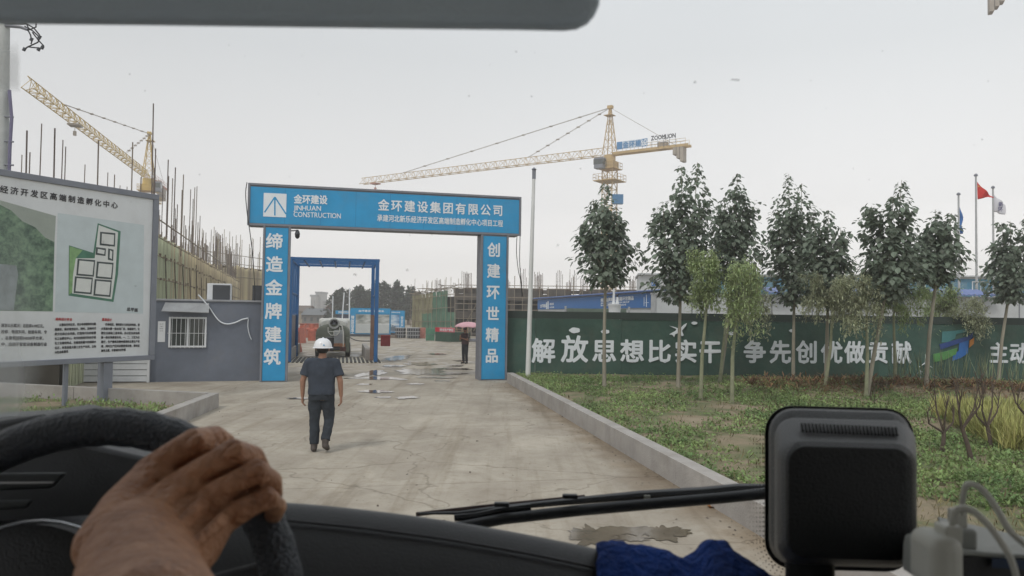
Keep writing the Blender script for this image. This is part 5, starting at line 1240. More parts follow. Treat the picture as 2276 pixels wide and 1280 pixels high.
def big_tree(label, tx, ty, cx0, cx1, cyb, tops, seed, nleaf=760):
    """trunk base pixel, crown left/right/bottom pixels, list of leader tops (px)"""
    r = random.Random(seed); b0 = G(tx, ty); b0.z = vz(b0.x, b0.y) - .03; Y = b0.y; s = Y / 1700
    t = thing('broadleaf_sapling', label, 'tree', b0, 'big leaved young trees along the hoarding')
    ccx = (cx0 + cx1) / 2; zb = D(ccx, cyb, Y).z; hw_ = (cx1 - cx0) / 2 * s; cxw = D(ccx, 600, Y).x
    fork = V3((cxw + (b0.x - cxw) * .3, Y, zb + .3)); mid = (b0 + fork) / 2 + V3((r.uniform(-.05, .05), 0, 0))
    MB().tube([b0, mid, fork], [.062, .052, .042], 9).build('trunk', TRK, t, smooth='auto')
    LP = []
    tall = min(y for x, y in tops)
    for li, (lx, ly) in enumerate(tops):
        tpz = D(lx, ly, Y); tpz.y += r.uniform(-.3, .3); br = [fork, fork + (tpz - fork) * .35 + V3(((tpz.x - fork.x) * .35, 0, 0)), tpz]
        MB().tube(br, [.035, .022, .006], 6).build('branch', TRK, t, smooth='auto'); H_ = tpz.z - fork.z
        nl = int(nleaf * 1.3 * (H_ / sum((D(x, y, Y).z - fork.z) for x, y in tops)))
        for k in range(nl):
            f = 1 - r.random() ** .78; f = min(max(f, 0), 1); c = fork.lerp(tpz, f) if f > .35 else br[0].lerp(br[1], f / .35)
            c = br[1].lerp(br[2], (f - .35) / .65) if f > .35 else c
            w_ = hw_ * 1.4 * (1 - f) ** 1.05 * (.32 + .68 * min(1, f / .3)) * r.choice((.8, 1, 1.25)) + .07; q = r.random() * 6.283; rr = w_ * math.sqrt(r.random())
            LP.append((c + V3((rr * math.cos(q), rr * math.sin(q), r.uniform(-.05, .05))), q, f))
    # side shoots fill the crown's outline
    Ht = D(ccx, tall, Y).z - zb; shoots = 13
    for k in range(shoots):
        f0 = .04 + .55 * k / shoots; q = k * 2.4 + r.random(); L_ = hw_ * ((.45 + 1.9 * f0) if f0 < .3 else 1.28 - f0) * r.uniform(.75, 1.1); a_ = V3((fork.x, Y, zb + .1 + Ht * f0)); e_ = a_ + V3((math.cos(q) * L_, math.sin(q) * L_, Ht * r.uniform(.14, .3)))
        MB().tube([a_, a_.lerp(e_, .5) + V3((math.cos(q) * .1, math.sin(q) * .1, -.05)), e_], [.014, .01, .003], 5).build('twig', TRK, t)
        for j in range(int(nleaf * 1.05 / shoots)):
            f = r.random() ** .7; LP.append((a_.lerp(e_, f) + V3((r.gauss(0, .11), r.gauss(0, .11), r.gauss(0, .1))), q + r.gauss(0, 1), f0))
    # the largest showing ones are leaves of their own: those nearest the viewer side and on the outline
    LP.sort(key=lambda a: a[0].y + abs(a[0].x - cxw) * -.8)
    VV = []
    for i, (p, q, f) in enumerate(LP):
        sz = r.uniform(.12, .22) * (.75 if f > .85 else 1); M_ = leaf_M(p, q - math.pi / 2 + r.gauss(0, .5), r.uniform(.15, 1.15), sz, r.uniform(-.3, .3))
        if i < 190:
            o = link('leaf', LM, t); o.matrix_local = Matrix.Translation(-b0) @ M_
        else:
            Mn = np.array(M_); VV.append(LV @ Mn[:3, :3].T + Mn[:3, 3])
    V_ = np.concatenate(VV); K = len(VV); q = (LFc[None] + (np.arange(K) * 9)[:, None, None]).reshape(-1, 3); arr_mesh('crown', V_, q, LEAF, t)
T_ = [('big leaved tree in front of the tower crane mast, nearest the mast pole', 1343, 872, 1284, 1408, 655, [(1345, 408), (1320, 440), (1372, 478)], 900),
      ('tallest big leaved tree with two pointed tops', 1507, 874, 1438, 1590, 690, [(1516, 368), (1553, 358), (1470, 450)], 1150),
      ('big leaved tree just right of the twin topped one', 1599, 864, 1580, 1696, 650, [(1635, 388), (1655, 430), (1605, 440)], 950),
      ('broad big leaved tree above the character for first', 1763, 864, 1706, 1826, 695, [(1750, 388), (1786, 405), (1725, 440)], 1100),
      ('shorter big leaved tree leaning on the broad one', 1836, 878, 1795, 1888, 700, [(1843, 466), (1875, 503), (1815, 480)], 760),
      ('pointed big leaved tree with a single tall spire', 1926, 892, 1920, 2044, 690, [(1999, 402), (1975, 440), (2032, 510)], 1000),
      ('slim big leaved tree with two thin spires left of the flagpoles', 2058, 884, 2046, 2134, 650, [(2077, 466), (2113, 474), (2060, 530)], 760),
      ('big leaved tree at the right edge of the view', 2219, 860, 2198, 2300, 690, [(2252, 490), (2280, 470), (2225, 545)], 900)]
for i, a_ in enumerate(T_): big_tree(*a_[:7], i + 60, a_[7])
# feathery light green trees
WIL = translucent(mat('willow_leaf', (.35, .42, .21), .8, .25, 1, island=.35), .35)
WIB = translucent(mat('willow_brown', (.40, .42, .28), .8, .25, 1, island=.35), .35)
TRG = mat('green_trunk', (.25, .26, .17), .85, .2, 5)
def feathery(label, tx, ty, hx, hy, cx, cy, rx, ry, seed, mt, droop=.6, n=2600):
    r = random.Random(seed); rs = np.random.RandomState(seed); b0 = G(tx, ty); b0.z = vz(b0.x, b0.y) - .03; Y = b0.y; s = Y / 1700
    t = thing('feathery_tree', label, 'tree', b0, 'thin feathery trees along the hoarding'); hd = D(hx, hy, Y); c = D(cx, cy, Y)
    MB().tube([b0, b0.lerp(hd, .5) + V3((r.uniform(-.06, .06), 0, 0)), hd, hd + (c - hd) * .8], [.055, .045, .032, .012], 8).build('trunk', TRG, t, smooth='auto')
    P = []; m = MB()
    for k in range(34):
        q = r.random() * 6.283; e_ = c + V3((math.cos(q) * rx * 1.0 * s * r.uniform(.3, 1), math.sin(q) * rx * s * r.uniform(.5, 1), r.uniform(-.9, 1.5) * ry * s)); st = hd.lerp(c, r.random()); md = st.lerp(e_, .55) + V3((0, 0, .15)); en = e_ - V3((0, 0, droop * r.uniform(.2, 1)))
        m.tube([st, md, e_, en], [.008, .006, .004, .002], 4, False)
        for j in range(n // 23):
            f = r.random() * 2.6
            p = md.lerp(e_, f / 1.3) if f < 1.3 else e_.lerp(en, (f - 1.3) / 1.3); P.append((p.x + r.gauss(0, .08), p.y + r.gauss(0, .08), p.z + r.gauss(0, .08)))
    tag(m.build('twigs', TRG, t), kind='stuff'); v, q = leaves_np(np.array(P), (.05, .17), (-1.4, .5), rs, aspect=.26); arr_mesh('crown', v, q, mt, t)
for i, a_ in enumerate([('feathery tree with a green stem below the character for work', 1557, 899, 1570, 690, 1566, 640, 42, 56, WIL, .3, 3800),
                        ('drooping feathery tree left of the gap in the slogan', 1627, 908, 1638, 690, 1648, 650, 42, 56, WIL, 1.0, 3400),
                        ('sparse feathery tree crossing the leaning trunk', 1600, 866, 1615, 700, 1672, 668, 40, 30, WIB, 1.2, 2600),
                        ('feathery tree leaning beside the character for excellent', 1834, 882, 1850, 690, 1838, 660, 60, 34, WIB, .5, 3400),
                        ('bushy yellow green feathery tree above the character for tribute', 1990, 875, 1986, 700, 2000, 650, 62, 55, WIL, .6, 5600),
                        ('brownish feathery tree above the character for make', 1925, 894, 1926, 690, 1912, 672, 56, 40, WIB, .9, 3600),
                        ('feathery tree with a straight leaning trunk left of the emblem', 2080, 852, 2088, 700, 2085, 680, 48, 34, WIL, .5, 3600),
                        ('feathery tree whose trunk crosses the ribbon emblem', 2158, 856, 2125, 706, 2140, 700, 56, 26, WIB, .6, 3200)]):
    feathery(a_[0], a_[1], a_[2], a_[3], a_[4], a_[5], a_[6], a_[7], a_[8], i + 90, a_[9], a_[10], a_[11])
# bare forked saplings
BRK = mat('bare_bark', (.10, .075, .06), .85, .25, 8, bump=.4)
def bare(label, bx, by, fx, fy, tips, seed, w=.042):
    r = random.Random(seed); b0 = G(bx, by); b0.z = vz(b0.x, b0.y) - .03; Y = b0.y; f_ = D(fx, fy, Y); t = thing('bare_sapling', label, 'tree', b0, 'bare forked saplings')
    MB().tube([b0, b0.lerp(f_, .5) + V3((.01, 0, 0)), f_], [w, w * .8, w * .72], 9).build('trunk', BRK, t, smooth='auto')
    for x, y in tips:
        e_ = D(x, y, Y + r.uniform(-.3, .3)); md = f_.lerp(e_, .45) + V3(((e_.x - f_.x) * .3, 0, -.03)); MB().tube([f_ - V3((0, 0, .03)), md, e_], [w * .5, w * .33, w * .1], 6).build('branch', BRK, t, smooth='auto')
        for k in range(5): q = md.lerp(e_, r.uniform(.0, .9)); MB().tube([q, q + V3((r.uniform(-.12, .12), r.uniform(-.1, .1), r.uniform(.15, .35)))], [w * .18, w * .06], 5).build('twig', BRK, t)
bare('bare forked sapling just right of the black device', 2093, 1018, 2098, 958, [(2060, 912), (2076, 850), (2108, 880), (2122, 905)], 1)
bare('bare leaning sapling in the middle of the forked ones', 2161, 1040, 2138, 950, [(2120, 850), (2138, 865), (2176, 850), (2192, 838)], 2)
bare('bare forked sapling third from the left', 2204, 1012, 2194, 945, [(2168, 890), (2187, 860), (2206, 845), (2222, 870)], 3)
bare('thin bare sapling showing above the black device', 1943, 905, 1943, 890, [(1934, 870), (1944, 845), (1975, 842)], 4, .02)
bare('bare sapling at the right edge with one long branch', 2290, 1000, 2285, 925, [(2246, 850), (2262, 870), (2290, 860)], 5)
# utility pole at the far left
ub = D(6, 700, 24); ub.z = 0; ut = D(8, 40, 24); up_ = thing('utility_pole', 'pale concrete utility pole at the left edge with a tangle of wires', 'utility pole', ub)
MB().tube([ub, ut + V3((0, 0, 1))], [.2, .15], 14).build('shaft', mat('pole_concrete', (.42, .44, .43), .85, .1, 2), up_, smooth='auto')
def dpt(x, y, Y=23.9): return D(x, y, Y)
m = MB(); m.box((dpt(20, 50) + dpt(45, 50)) / 2, (.6, .1, .1)); m.tube([dpt(12, 57), dpt(45, 60), dpt(62, 66)], .05, 6); m.box(dpt(36, 46), (.35, .12, .12)); m.build('crossarm', GREY, up_)
for i, w_ in enumerate(([(45, 45), (60, 55), (63, 62), (72, 68), (83, 78), (88, 85), (84, 94), (62, 104), (50, 112)], [(62, 66), (68, 78), (71, 92), (69, 98)], [(52, 44), (62, 38), (80, 42), (80, 60), (66, 66), (55, 58)], [(63, 104), (80, 106), (96, 107), (97, 102), (86, 90), (72, 72)], [(40, 50), (58, 52), (75, 62), (88, 78)])):
    MB().tube([dpt(x, y) for x, y in w_], .022, 5).build('wire', CAB, up_, smooth=True)
for (x, y) in ((88, 83), (70, 88), (94, 106), (54, 110), (86, 110)): MB().tube([dpt(x - 2, y + 3), dpt(x + 2, y - 4)], .05, 7).build('insulator', DGREY, up_)
PUR = mat('conduit', (.16, .15, .24), .5, .1, 2)
m = MB(); m.tube([dpt(20, 395), dpt(22, 330), dpt(26, 262), dpt(22, 215), dpt(21, 200)], .05, 8); m.build('conduit', PUR, up_, smooth='auto')
for y in (259, 314, 366): MB().tube([dpt(8, y), dpt(30, y + 1)], .03, 6).build('bracket', GREY, up_)
# ================================================================== people
SKIN = mat('skin', (.30, .165, .11), .55, .12, 9, bump=.1, spec=.35)
HAIR = mat('hair', (.015, .013, .012), .6, .2, 30)
def human(label, base, heading, pose, H_=1.72, mats=None, extra=None, wide=1.0):
    """pose: joints in metres, x right, y forward, z up (the figure faces +y); heading turns it about z"""
    t = thing('person', label, 'person', base); M_ = Matrix.Translation(base) @ Matrix.Rotation(heading, 4, 'Z') @ Matrix.Scale(H_ / 1.72, 4) @ Matrix.Diagonal((wide, 1, 1, 1))
    p = pose; B_ = MB()
    # body: pelvis to head, arms, legs, hands, feet - one skin
    B_.loft([(0, 0, .80, .12, .09), (0, 0, .90, .155, .11), (0, 0, 1.02, .14, .10), (0, .01, 1.2, .165, .11), (0, .0, 1.36, .17, .10), (0, -.005, 1.43, .10, .07)], 18, 2.3)
    B_.caps([(0, -.01, 1.38), (0, .005, 1.50)], [.062, .056], 12)
    hd = p.get('head', (0, .02, 1.605)); hx, hy, hz = hd
    B_.caps([(hx, hy - .015, hz + .02), (hx, hy + .005, hz - .015)], [.088, .078], 16, 1.12, up=(1, 0, 0)); B_.caps([(hx, hy + .03, hz - .02), (hx, hy + .045, hz - .075)], [.06, .038], 12)
    B_.caps([(hx, hy + .085, hz + .0), (hx, hy + .112, hz - .028)], [.012, .014], 8)
    for s_ in (-1, 1): B_.caps([(hx + s_ * .082, hy, hz + .01), (hx + s_ * .088, hy - .005, hz - .03)], [.016, .013], 8); B_.caps([(s_ * .04, 0, 1.40), (s_ * .17, 0, 1.375)], [.06, .062], 10)
    for s_, k in ((-1, 'L'), (1, 'R')):
        sh, el, wr = p['sh' + k], p['el' + k], p['wr' + k]; hip, kn_, an, to = p['hip' + k], p['kn' + k], p['an' + k], p['to' + k]
        B_.caps([sh, el], [.052, .040], 12); B_.caps([el, wr], [.042, .027], 12)
        w = V3(wr); d = p.get('hd' + k) or (V3(wr) - V3(el)).normalized(); d = V3(d); side = V3(p.get('hs' + k, (0, 1, 0))); side = (side - d * side.dot(d)).normalized()
        B_.caps([w, w + d * .05], [.028, .034], 10, .55, up=tuple(side)); B_.caps([w + d * .05, w + d * .09], [.038, .036], 10, .5, up=tuple(side))
        cv = d.cross(side) * (-s_)
        for j in range(4):
            o = side * (.030 - .020 * j); L_ = (.075, .083, .077, .06)[j]; a_ = w + d * .09 + o; b_ = a_ + d * L_ * .5 + cv * .008; c_ = b_ + d * L_ * .38 + cv * .028; B_.caps([a_ - d * .02, a_, b_, c_], [.0100, .0098, .009, .0078], 8)
        a_ = w + d * .03 + side * .028; B_.caps([a_, a_ + side * .022 + d * .03, a_ + side * .028 + d * .062 + cv * .01], [.013, .0115, .009], 8)
        B_.caps([hip, kn_], [.085, .056], 14); B_.caps([kn_, an], [.058, .038], 12); B_.caps([an, to], [.038, .03], 10)
    B_.xf(M_); blob('body', B_, .0075, SKIN, t, 3)
    # shirt
    S_ = MB(); lo = p.get('hem', .86)
    S_.loft([(0, 0, lo, .19, .135), (0, 0, lo + .06, .188, .135), (0, 0, 1.05, .182, .128), (0, .0, 1.2, .195, .135), (0, 0, 1.33, .205, .128), (0, -.005, 1.41, .15, .10), (0, -.005, 1.45, .085, .075)], 26, 2.4)
    for s_, k in ((-1, 'L'), (1, 'R')):
        sh, el = V3(p['sh' + k]), V3(p['el' + k]); e_ = sh.lerp(el, p.get('sleeve', .72)); S_.caps([(s_ * .05, 0, 1.395), sh], [.072, .078], 12); S_.tube([sh, sh.lerp(e_, .5), e_], [.078, .074, .076], 14)
    S_.xf(M_); blob('shirt', S_, .010, mats['shirt'], t, 5, fold=.013 if extra is helmet else 0)
    T_ = MB(); T_.loft([(0, 0, .80, .165, .12), (0, 0, .90, .178, .128), (0, 0, .99, .165, .12)], 22, 2.3)
    for s_, k in ((-1, 'L'), (1, 'R')):
        hip, kn_, an = V3(p['hip' + k]), V3(p['kn' + k]), V3(p['an' + k]); e_ = kn_.lerp(an, .93)
        T_.caps([hip + V3((0, 0, .04)), hip.lerp(kn_, .5)], [.098, .092], 16); T_.tube([hip.lerp(kn_, .4), kn_, kn_.lerp(an, .55), e_], [.094, .074, .068, .066], 16)
    T_.xf(M_); blob('trousers', T_, .010, mats['trousers'], t, 4, fold=.014 if extra is helmet else 0, ff=(10, 10, 9))
    for s_, k in ((-1, 'L'), (1, 'R')):
        an, to = V3(p['an' + k]), V3(p['to' + k]); d = (to - an); hl = an + V3((0, -.045, -.035)) if not p.get('up' + k) else an + V3((0, -.03, -.055))
        F_ = MB(); F_.caps([an + V3((0, 0, .02)), hl + V3((0, .02, 0))], [.050, .046], 12); F_.caps([hl, hl.lerp(to, .5) + V3((0, 0, .012)), to], [.043, .046, .036], 12, 1.0)
        F_.xf(M_); sh_ = blob('shoe', F_, .008, mats['shoe'], t, 3)
    if extra: extra(t, M_, hd)
    return t
NAVYS = mat('navy_cotton', (.040, .050, .068), .9, .18, 5, bump=.35, bscale=18); TROU = mat('navy_trousers', (.028, .035, .044), .9, .2, 5, bump=.3, bscale=14); SHOE = mat('dusty_shoe', (.075, .062, .055), .8, .3, 8)
def helmet(t, M_, hd):
    x, y, z = hd; m = MB(); rr = [(.0, .135), (.055, .128), (.09, .1), (.11, .07), (.124, .03), (.127, .0), (.1275, -.012)]
    m.loft([(x, y - .01, z + .045 - .02 + zz, r_ * 1.0 + .0005, r_ * 1.16 + .0005) for r_, zz in rr], 30)
    o = m.xf(M_).build('helmet', HW, t, smooth='auto'); m = MB()
    m.loft([(x, y - .0, z + .006, .148, .172), (x, y, z + .013, .135, .158), (x, y, z + .03, .12, .14)], 30); m.xf(M_).build('brim', HW, o, smooth='auto')
    m = MB(); pts = [(x, y - .15 + .30 * k / 10, z + .045 - .02 + .139 * math.sin(math.pi * (k + 1.3) / 12.6)) for k in range(11)]; m.tube(pts, .010, 6); m.xf(M_).build('crown_ridge', HW, o, smooth=True)
    m = MB(); m.loft([(x, y - .02, z - .075, .06, .07), (x, y - .02, z - .03, .084, .096), (x, y - .015, z + .03, .09, .102)], 20); m.xf(M_); blob('hair', m, .008, HAIR, t, 3)
    m = MB().box((x + .04, y - .152, z + .055), (.018, .008, .016)); m.xf(M_).build('sticker', BLUE, o)
HW = mat('helmet_white', (.74, .75, .77), .3, .04, 3, spec=.5)
PZ_ = 0
pz = dict(shL=(-.185, 0, 1.375), elL=(-.265, -.02, 1.10), wrL=(-.268, .0, .865), shR=(.185, 0, 1.375), elR=(.262, -.03, 1.10), wrR=(.275, .0, .865), hdL=(.02, .05, -1), hdR=(.0, .05, -1),
          hipL=(-.088, 0, .88), knL=(-.095, .02, .47), anL=(-.085, -.02, .085), toL=(-.105, .13, .03), hipR=(.088, 0, .88), knR=(.105, .04, .49), anR=(.088, -.12, .165), toR=(.098, .0, .045), upR=True, hem=.885)
wb_ = G(712, 1003)
pw_ = human('person in navy t-shirt and trousers and white hard hat walking up the driveway', wb_, .05, pz, 1.78, dict(shirt=NAVYS, trousers=TROU, shoe=SHOE), helmet, 1.1)
# someone under the pink umbrella
def um_head(t, M_, hd):
    x, y, z = hd; m = MB(); m.loft([(x, y - .03, z - .05, .07, .07), (x, y - .02, z, .09, .098), (x, y - .01, z + .07, .092, .105), (x, y - .01, z + .115, .06, .07)], 18); m.xf(M_); blob('hair', m, .01, HAIR, t, 3)
um_b = G(1033, 808)
p2 = dict(shL=(-.17, 0, 1.375), elL=(-.22, .12, 1.14), wrL=(-.10, .30, 1.2), shR=(.17, 0, 1.375), elR=(.23, .10, 1.13), wrR=(.10, .26, 1.26), hipL=(-.085, 0, .88), knL=(-.09, .01, .47), anL=(-.095, -.02, .085), toL=(-.12, .12, .03),
          hipR=(.085, 0, .88), knR=(.09, .01, .47), anR=(.09, -.02, .085), toR=(.12, .12, .03), hem=.92, sleeve=.6)
um = human('person in a brown top and black trousers standing under the pink umbrella', um_b, math.pi - .55, p2, 1.63, dict(shirt=mat('brown_top', (.075, .045, .05), .9, .3, 8), trousers=mat('black_trousers', (.02, .022, .028), .9, .2, 5), shoe=BLACK), um_head)
uc = D(1041, 727, um_b.y - .2); ut_ = thing('umbrella', 'pink white umbrella held over the person by the right gate column', 'umbrella', uc)
PK = mat('umbrella_pink', (.62, .36, .40), .7, .12, 5)
m = MB(); n = 16; NR = 6; Rr = .62
for i in range(NR + 1):
    f = i / NR
    for j in range(n):
        q = 2 * math.pi * j / n; k = 1 - (.06 * f if j % 2 else 0); m.v.append((uc.x + Rr * math.sin(f * 1.3) / math.sin(1.3) * math.cos(q) * k, uc.y + Rr * math.sin(f * 1.3) / math.sin(1.3) * math.sin(q) * k, uc.z + .24 * math.cos(f * 1.5) - .03 * f * (j % 2)))
for i in range(NR):
    for j in range(n): A_ = i * n + j; B_ = i * n + (j + 1) % n; m.f.append((A_, A_ + n, B_ + n, B_))
cp = m.build('canopy', PK, ut_, smooth='auto'); s_ = cp.modifiers.new('s', 'SOLIDIFY'); s_.thickness = .004
MB().tube([(uc.x, uc.y, uc.z + .3), (uc.x, uc.y, uc.z - .45)], .008, 6).build('shaft', STEEL, ut_); MB().tube([(uc.x, uc.y, uc.z - .45), (uc.x, uc.y, uc.z - .53)], .016, 8).build('handle', BLACK, ut_)
for j in range(0, n, 2): q = 2 * math.pi * j / n; rod('rib', ut_, (uc.x, uc.y, uc.z + .0), (uc.x + Rr * .8 * math.cos(q), uc.y + Rr * .8 * math.sin(q), uc.z + .08), .004, STEEL)

# ================================================================== the cab one sits in
DASH = mat('dash_black', (.020, .021, .023), .42, .1, 8, bump=.12, bscale=400, spec=.45)
LEATH = mat('wheel_cover', (.028, .034, .044), .38, .25, 30, bump=.5, bscale=260, spec=.5)
LINER = mat('roof_liner', (.55, .54, .52), .9, .05, 3)
VIS = mat('visor_grey', (.66, .78, .90), .75, .06, 6, bump=.2, bscale=300)
cb = thing('truck_cab', 'dark truck cab interior with sun visor, dashboard and textured steering wheel', 'truck cab', (0, 0, .6))
# shell: roof, back wall, doors with open windows, floor
MB().box((0, -.25, 3.06), (2.5, 2.5, .06)).build('roof', LINER, cb); MB().box((0, -1.3, 1.85), (2.5, .06, 2.36)).build('rear_wall', LINER, cb)
MB().box((0, -.25, .62), (2.5, 2.5, .06)).build('floor', LINER, cb)
for s_ in (-1, 1):
    MB().box((s_ * 1.24, -.2, 1.33), (.06, 2.1, 1.36)).build('door', LINER, cb); MB().box((s_ * 1.24, -.2, 2.86), (.06, 2.1, .34)).build('roof_rail', DGREY, cb)
    MB().box((s_ * 1.24, -1.15, 2.35), (.06, .2, .68)).build('rear_pillar', LINER, cb)
# dashboard: a swept section along an edge that falls away to the right
ed = [(-500, 1170), (-200, 1165), (200, 1150), (440, 1112), (620, 1113), (820, 1133), (1000, 1157), (1170, 1187), (1340, 1222), (1460, 1254), (1560, 1288), (1800, 1360), (2300, 1440), (2800, 1480)]
sec = [(.10, -.16), (.05, -.03), (.012, -.002), (0, 0), (-.015, -.003), (-.05, -.022), (-.12, -.075), (-.2, -.16), (-.25, -.3), (-.27, -.55)]
vs_ = []
for x, y in ed:
    p = D(x, y, .86)
    for dy, dz in sec: vs_.append((p.x, p.y + dy, p.z + dz))
K = len(sec)
# smooth it along
m = MB(); m.add(vs_, [(i * K + j, (i + 1) * K + j, (i + 1) * K + j + 1, i * K + j + 1) for i in range(len(ed) - 1) for j in range(K - 1)])
da = m.build('dashboard', DASH, cb, smooth=True); s_ = da.modifiers.new('s', 'SUBSURF'); s_.levels = 2; s_.render_levels = 2
# stitched seam along the dashboard edge
sp_ = [D(x, y, .86) + V3((0, -.035, -.0105)) for x, y in ed[4:12]]; MB().tube(sp_, .0016, 5).build('dash_seam', mat('seam_dark', (.03, .03, .033), .6), da, smooth=True)
# sun visor folded down at the top left: rounded lower right corner
vp = [(-400, 36), (0, 40), (300, 43), (600, 47), (900, 51), (1150, 54), (1255, 56), (1285, 53), (1308, 42), (1324, 24), (1334, 2), (1340, -60), (1345, -200), (-400, -200)]
YV = .52; P = [D(x, y, YV) for x, y in vp]; c_ = P[1]
m = MB().prism(P, V3((0, .016, 0))); v_ = m.build('sun_visor', VIS, cb, bevel=.006, seg=3, smooth='auto')
# --- windscreen: a clear pane with specks of dirt and pale smears painting reflected glare and dust
PANE = bpy.data.materials.new('clear_pane'); PANE.use_nodes = True; t_ = PANE.node_tree; t_.nodes.remove(t_.nodes['Principled BSDF']); tb = t_.nodes.new('ShaderNodeBsdfTransparent'); t_.links.new(tb.outputs[0], t_.nodes['Material Output'].inputs[0])
WS = PF((-1.2, 1.12, 1.2), (1, 0, 0), (0, -.10, 1)); 
ws = thing('windscreen', 'clear truck windscreen flecked with dirt between the cab and the driveway', 'windscreen', WS.O)
MB().slab(WS, 0, 0, 2.4, 1.8, -.006, 0).build('pane', PANE, ws)
def wsp(x, y, n=.0015): return WS.P(*WS.at(x, y), n)
SPK = bpy.data.materials.new('dirt_speck'); SPK.use_nodes = True; t_ = SPK.node_tree; b_ = t_.nodes['Principled BSDF']; b_.inputs['Base Color'].default_value = (.16, .15, .13, 1); b_.inputs['Alpha'].default_value = .35; b_.inputs['Roughness'].default_value = .9
m = MB(); r_ = random.Random(4)
for (x, y, s) in [(1544, 183, 4), (1632, 178, 7), (905, 600, 3), (1240, 545, 3), (790, 610, 4), (1460, 480, 2), (960, 520, 2), (1290, 375, 2)] + [(r_.uniform(200, 2200), r_.uniform(60, 680), r_.uniform(.8, 2.2)) for _ in range(55)]:
    pts = []
    for k in range(9): q = 2 * math.pi * k / 9; rr = s * r_.uniform(.6, 1.15); pts.append(wsp(x + rr * math.cos(q) * (1.7 if s > 6 else 1), y + rr * math.sin(q) * (.5 if s > 6 else 1)))
    m.poly(pts[::-1])
tag(m.build('dirt_speck', SPK, ws), kind='stuff')
SMR = bpy.data.materials.new('glare_dust_smear'); SMR.use_nodes = True; t_ = SMR.node_tree; N = t_.nodes; L = t_.links; N.remove(N['Principled BSDF'])
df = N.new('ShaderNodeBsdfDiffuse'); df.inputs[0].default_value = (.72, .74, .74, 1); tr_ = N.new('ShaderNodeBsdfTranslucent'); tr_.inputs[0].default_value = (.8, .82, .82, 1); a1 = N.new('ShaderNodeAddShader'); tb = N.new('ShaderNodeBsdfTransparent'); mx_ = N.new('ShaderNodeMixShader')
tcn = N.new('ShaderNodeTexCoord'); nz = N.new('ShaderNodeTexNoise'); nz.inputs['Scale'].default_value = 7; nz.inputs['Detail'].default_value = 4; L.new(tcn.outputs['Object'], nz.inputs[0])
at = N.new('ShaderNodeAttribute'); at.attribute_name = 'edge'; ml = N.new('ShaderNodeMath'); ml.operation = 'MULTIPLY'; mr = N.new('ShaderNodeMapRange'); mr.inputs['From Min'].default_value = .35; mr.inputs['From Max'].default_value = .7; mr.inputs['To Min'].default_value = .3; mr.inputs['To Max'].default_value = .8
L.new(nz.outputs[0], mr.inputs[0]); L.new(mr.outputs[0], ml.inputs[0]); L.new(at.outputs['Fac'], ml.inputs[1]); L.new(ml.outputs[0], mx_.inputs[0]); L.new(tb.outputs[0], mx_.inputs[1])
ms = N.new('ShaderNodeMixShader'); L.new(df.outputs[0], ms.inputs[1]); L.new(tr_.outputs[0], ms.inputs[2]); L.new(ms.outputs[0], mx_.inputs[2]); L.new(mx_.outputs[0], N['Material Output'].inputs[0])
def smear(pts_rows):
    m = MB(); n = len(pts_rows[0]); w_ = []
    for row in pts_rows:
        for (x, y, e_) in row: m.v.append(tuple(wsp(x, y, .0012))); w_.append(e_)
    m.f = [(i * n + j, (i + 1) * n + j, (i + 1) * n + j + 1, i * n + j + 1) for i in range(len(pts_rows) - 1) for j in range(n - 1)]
    o = m.build('glare_dust_smear', SMR, ws); at_ = o.data.attributes.new('edge', 'FLOAT', 'POINT'); at_.data.foreach_set('value', w_)
smear([[(-60, y, k * .8), (0, y, k * .75), (18, y, k), (40, y, k * .9), (48, y, 0)] for y, k in ((90, 0), (108, .5), (130, 1.1), (180, 1.2), (196, .8), (206, 0))])  # glare on the glass, painted as a whitish film
smear([[(-60, y, k * .9), (0, y, k), (40, y, k), (78 + dx * .5, y, k * .6), (130 + dx, y, 0)] for y, k, dx in ((430, 0, -60), (520, .22, 0), (640, .42, 0), (760, .42, 0), (830, .75, -25), (930, .7, -60), (1010, .3, -60), (1060, 0, -60))])  # reflected veil and dirt on the glass, painted together as one pale film
# black frit patch with dots around the camera housing
FRIT = mat('frit_black', (.006, .006, .007), .35, .05, 5)
def rrect(x0, y0, x1, y1, r_, sk=0, n=7):
    pts = []
    for cx, cy, a0 in ((x1 - r_, y0 + r_, -90), (x1 - r_, y1 - r_, 0), (x0 + r_, y1 - r_, 90), (x0 + r_, y0 + r_, 180)):
        for k in range(n): q = rad(a0 + 90 * k / (n - 1)); x, y = cx + r_ * math.cos(q), cy + r_ * math.sin(q); pts.append((x + (y - y0) * sk, y + (x - x0) * .028))
    return pts
fp = rrect(1699, 899, 2030, 1262, 62); fr_o = MB().prism([wsp(x, y, .001) for x, y in fp], WS.N * .001).build('frit_patch', FRIT, ws)
m = MB(); r_ = random.Random(9)
def dot(x, y, s):
    m.poly([wsp(x + s * math.cos(q), y + s * math.sin(q), .0018) for q in [2 * math.pi * k / 6 for k in range(6)]][::-1])
for row in range(5):
    fpn = rrect(1699 - 3 - row * 7.5, 899 - 3 - row * 7.5, 2030 + 3 + row * 7.5, 1262 + 3 + row * 7.5, 62 + row * 6, n=11)
    for i, (x, y) in enumerate(fpn):
        if x > 1960 and y > 1000: continue
        dot(x, y, 1.9 - row * .3)
    for x0_, y0_, x1_, y1_ in ((1761, 899, 1968, 907),):
        for k in range(17): dot(x0_ + (x1_ - x0_) * k / 16, 896 - row * 7.5 + (x0_ + (x1_ - x0_) * k / 16 - 1699) * .028, 1.9 - row * .3)
    for k in range(24): dot(1696 - row * 7.5, 965 + k * 10.2, 1.9 - row * .3)
tag(m.build('frit_dot', FRIT, ws), kind='stuff')
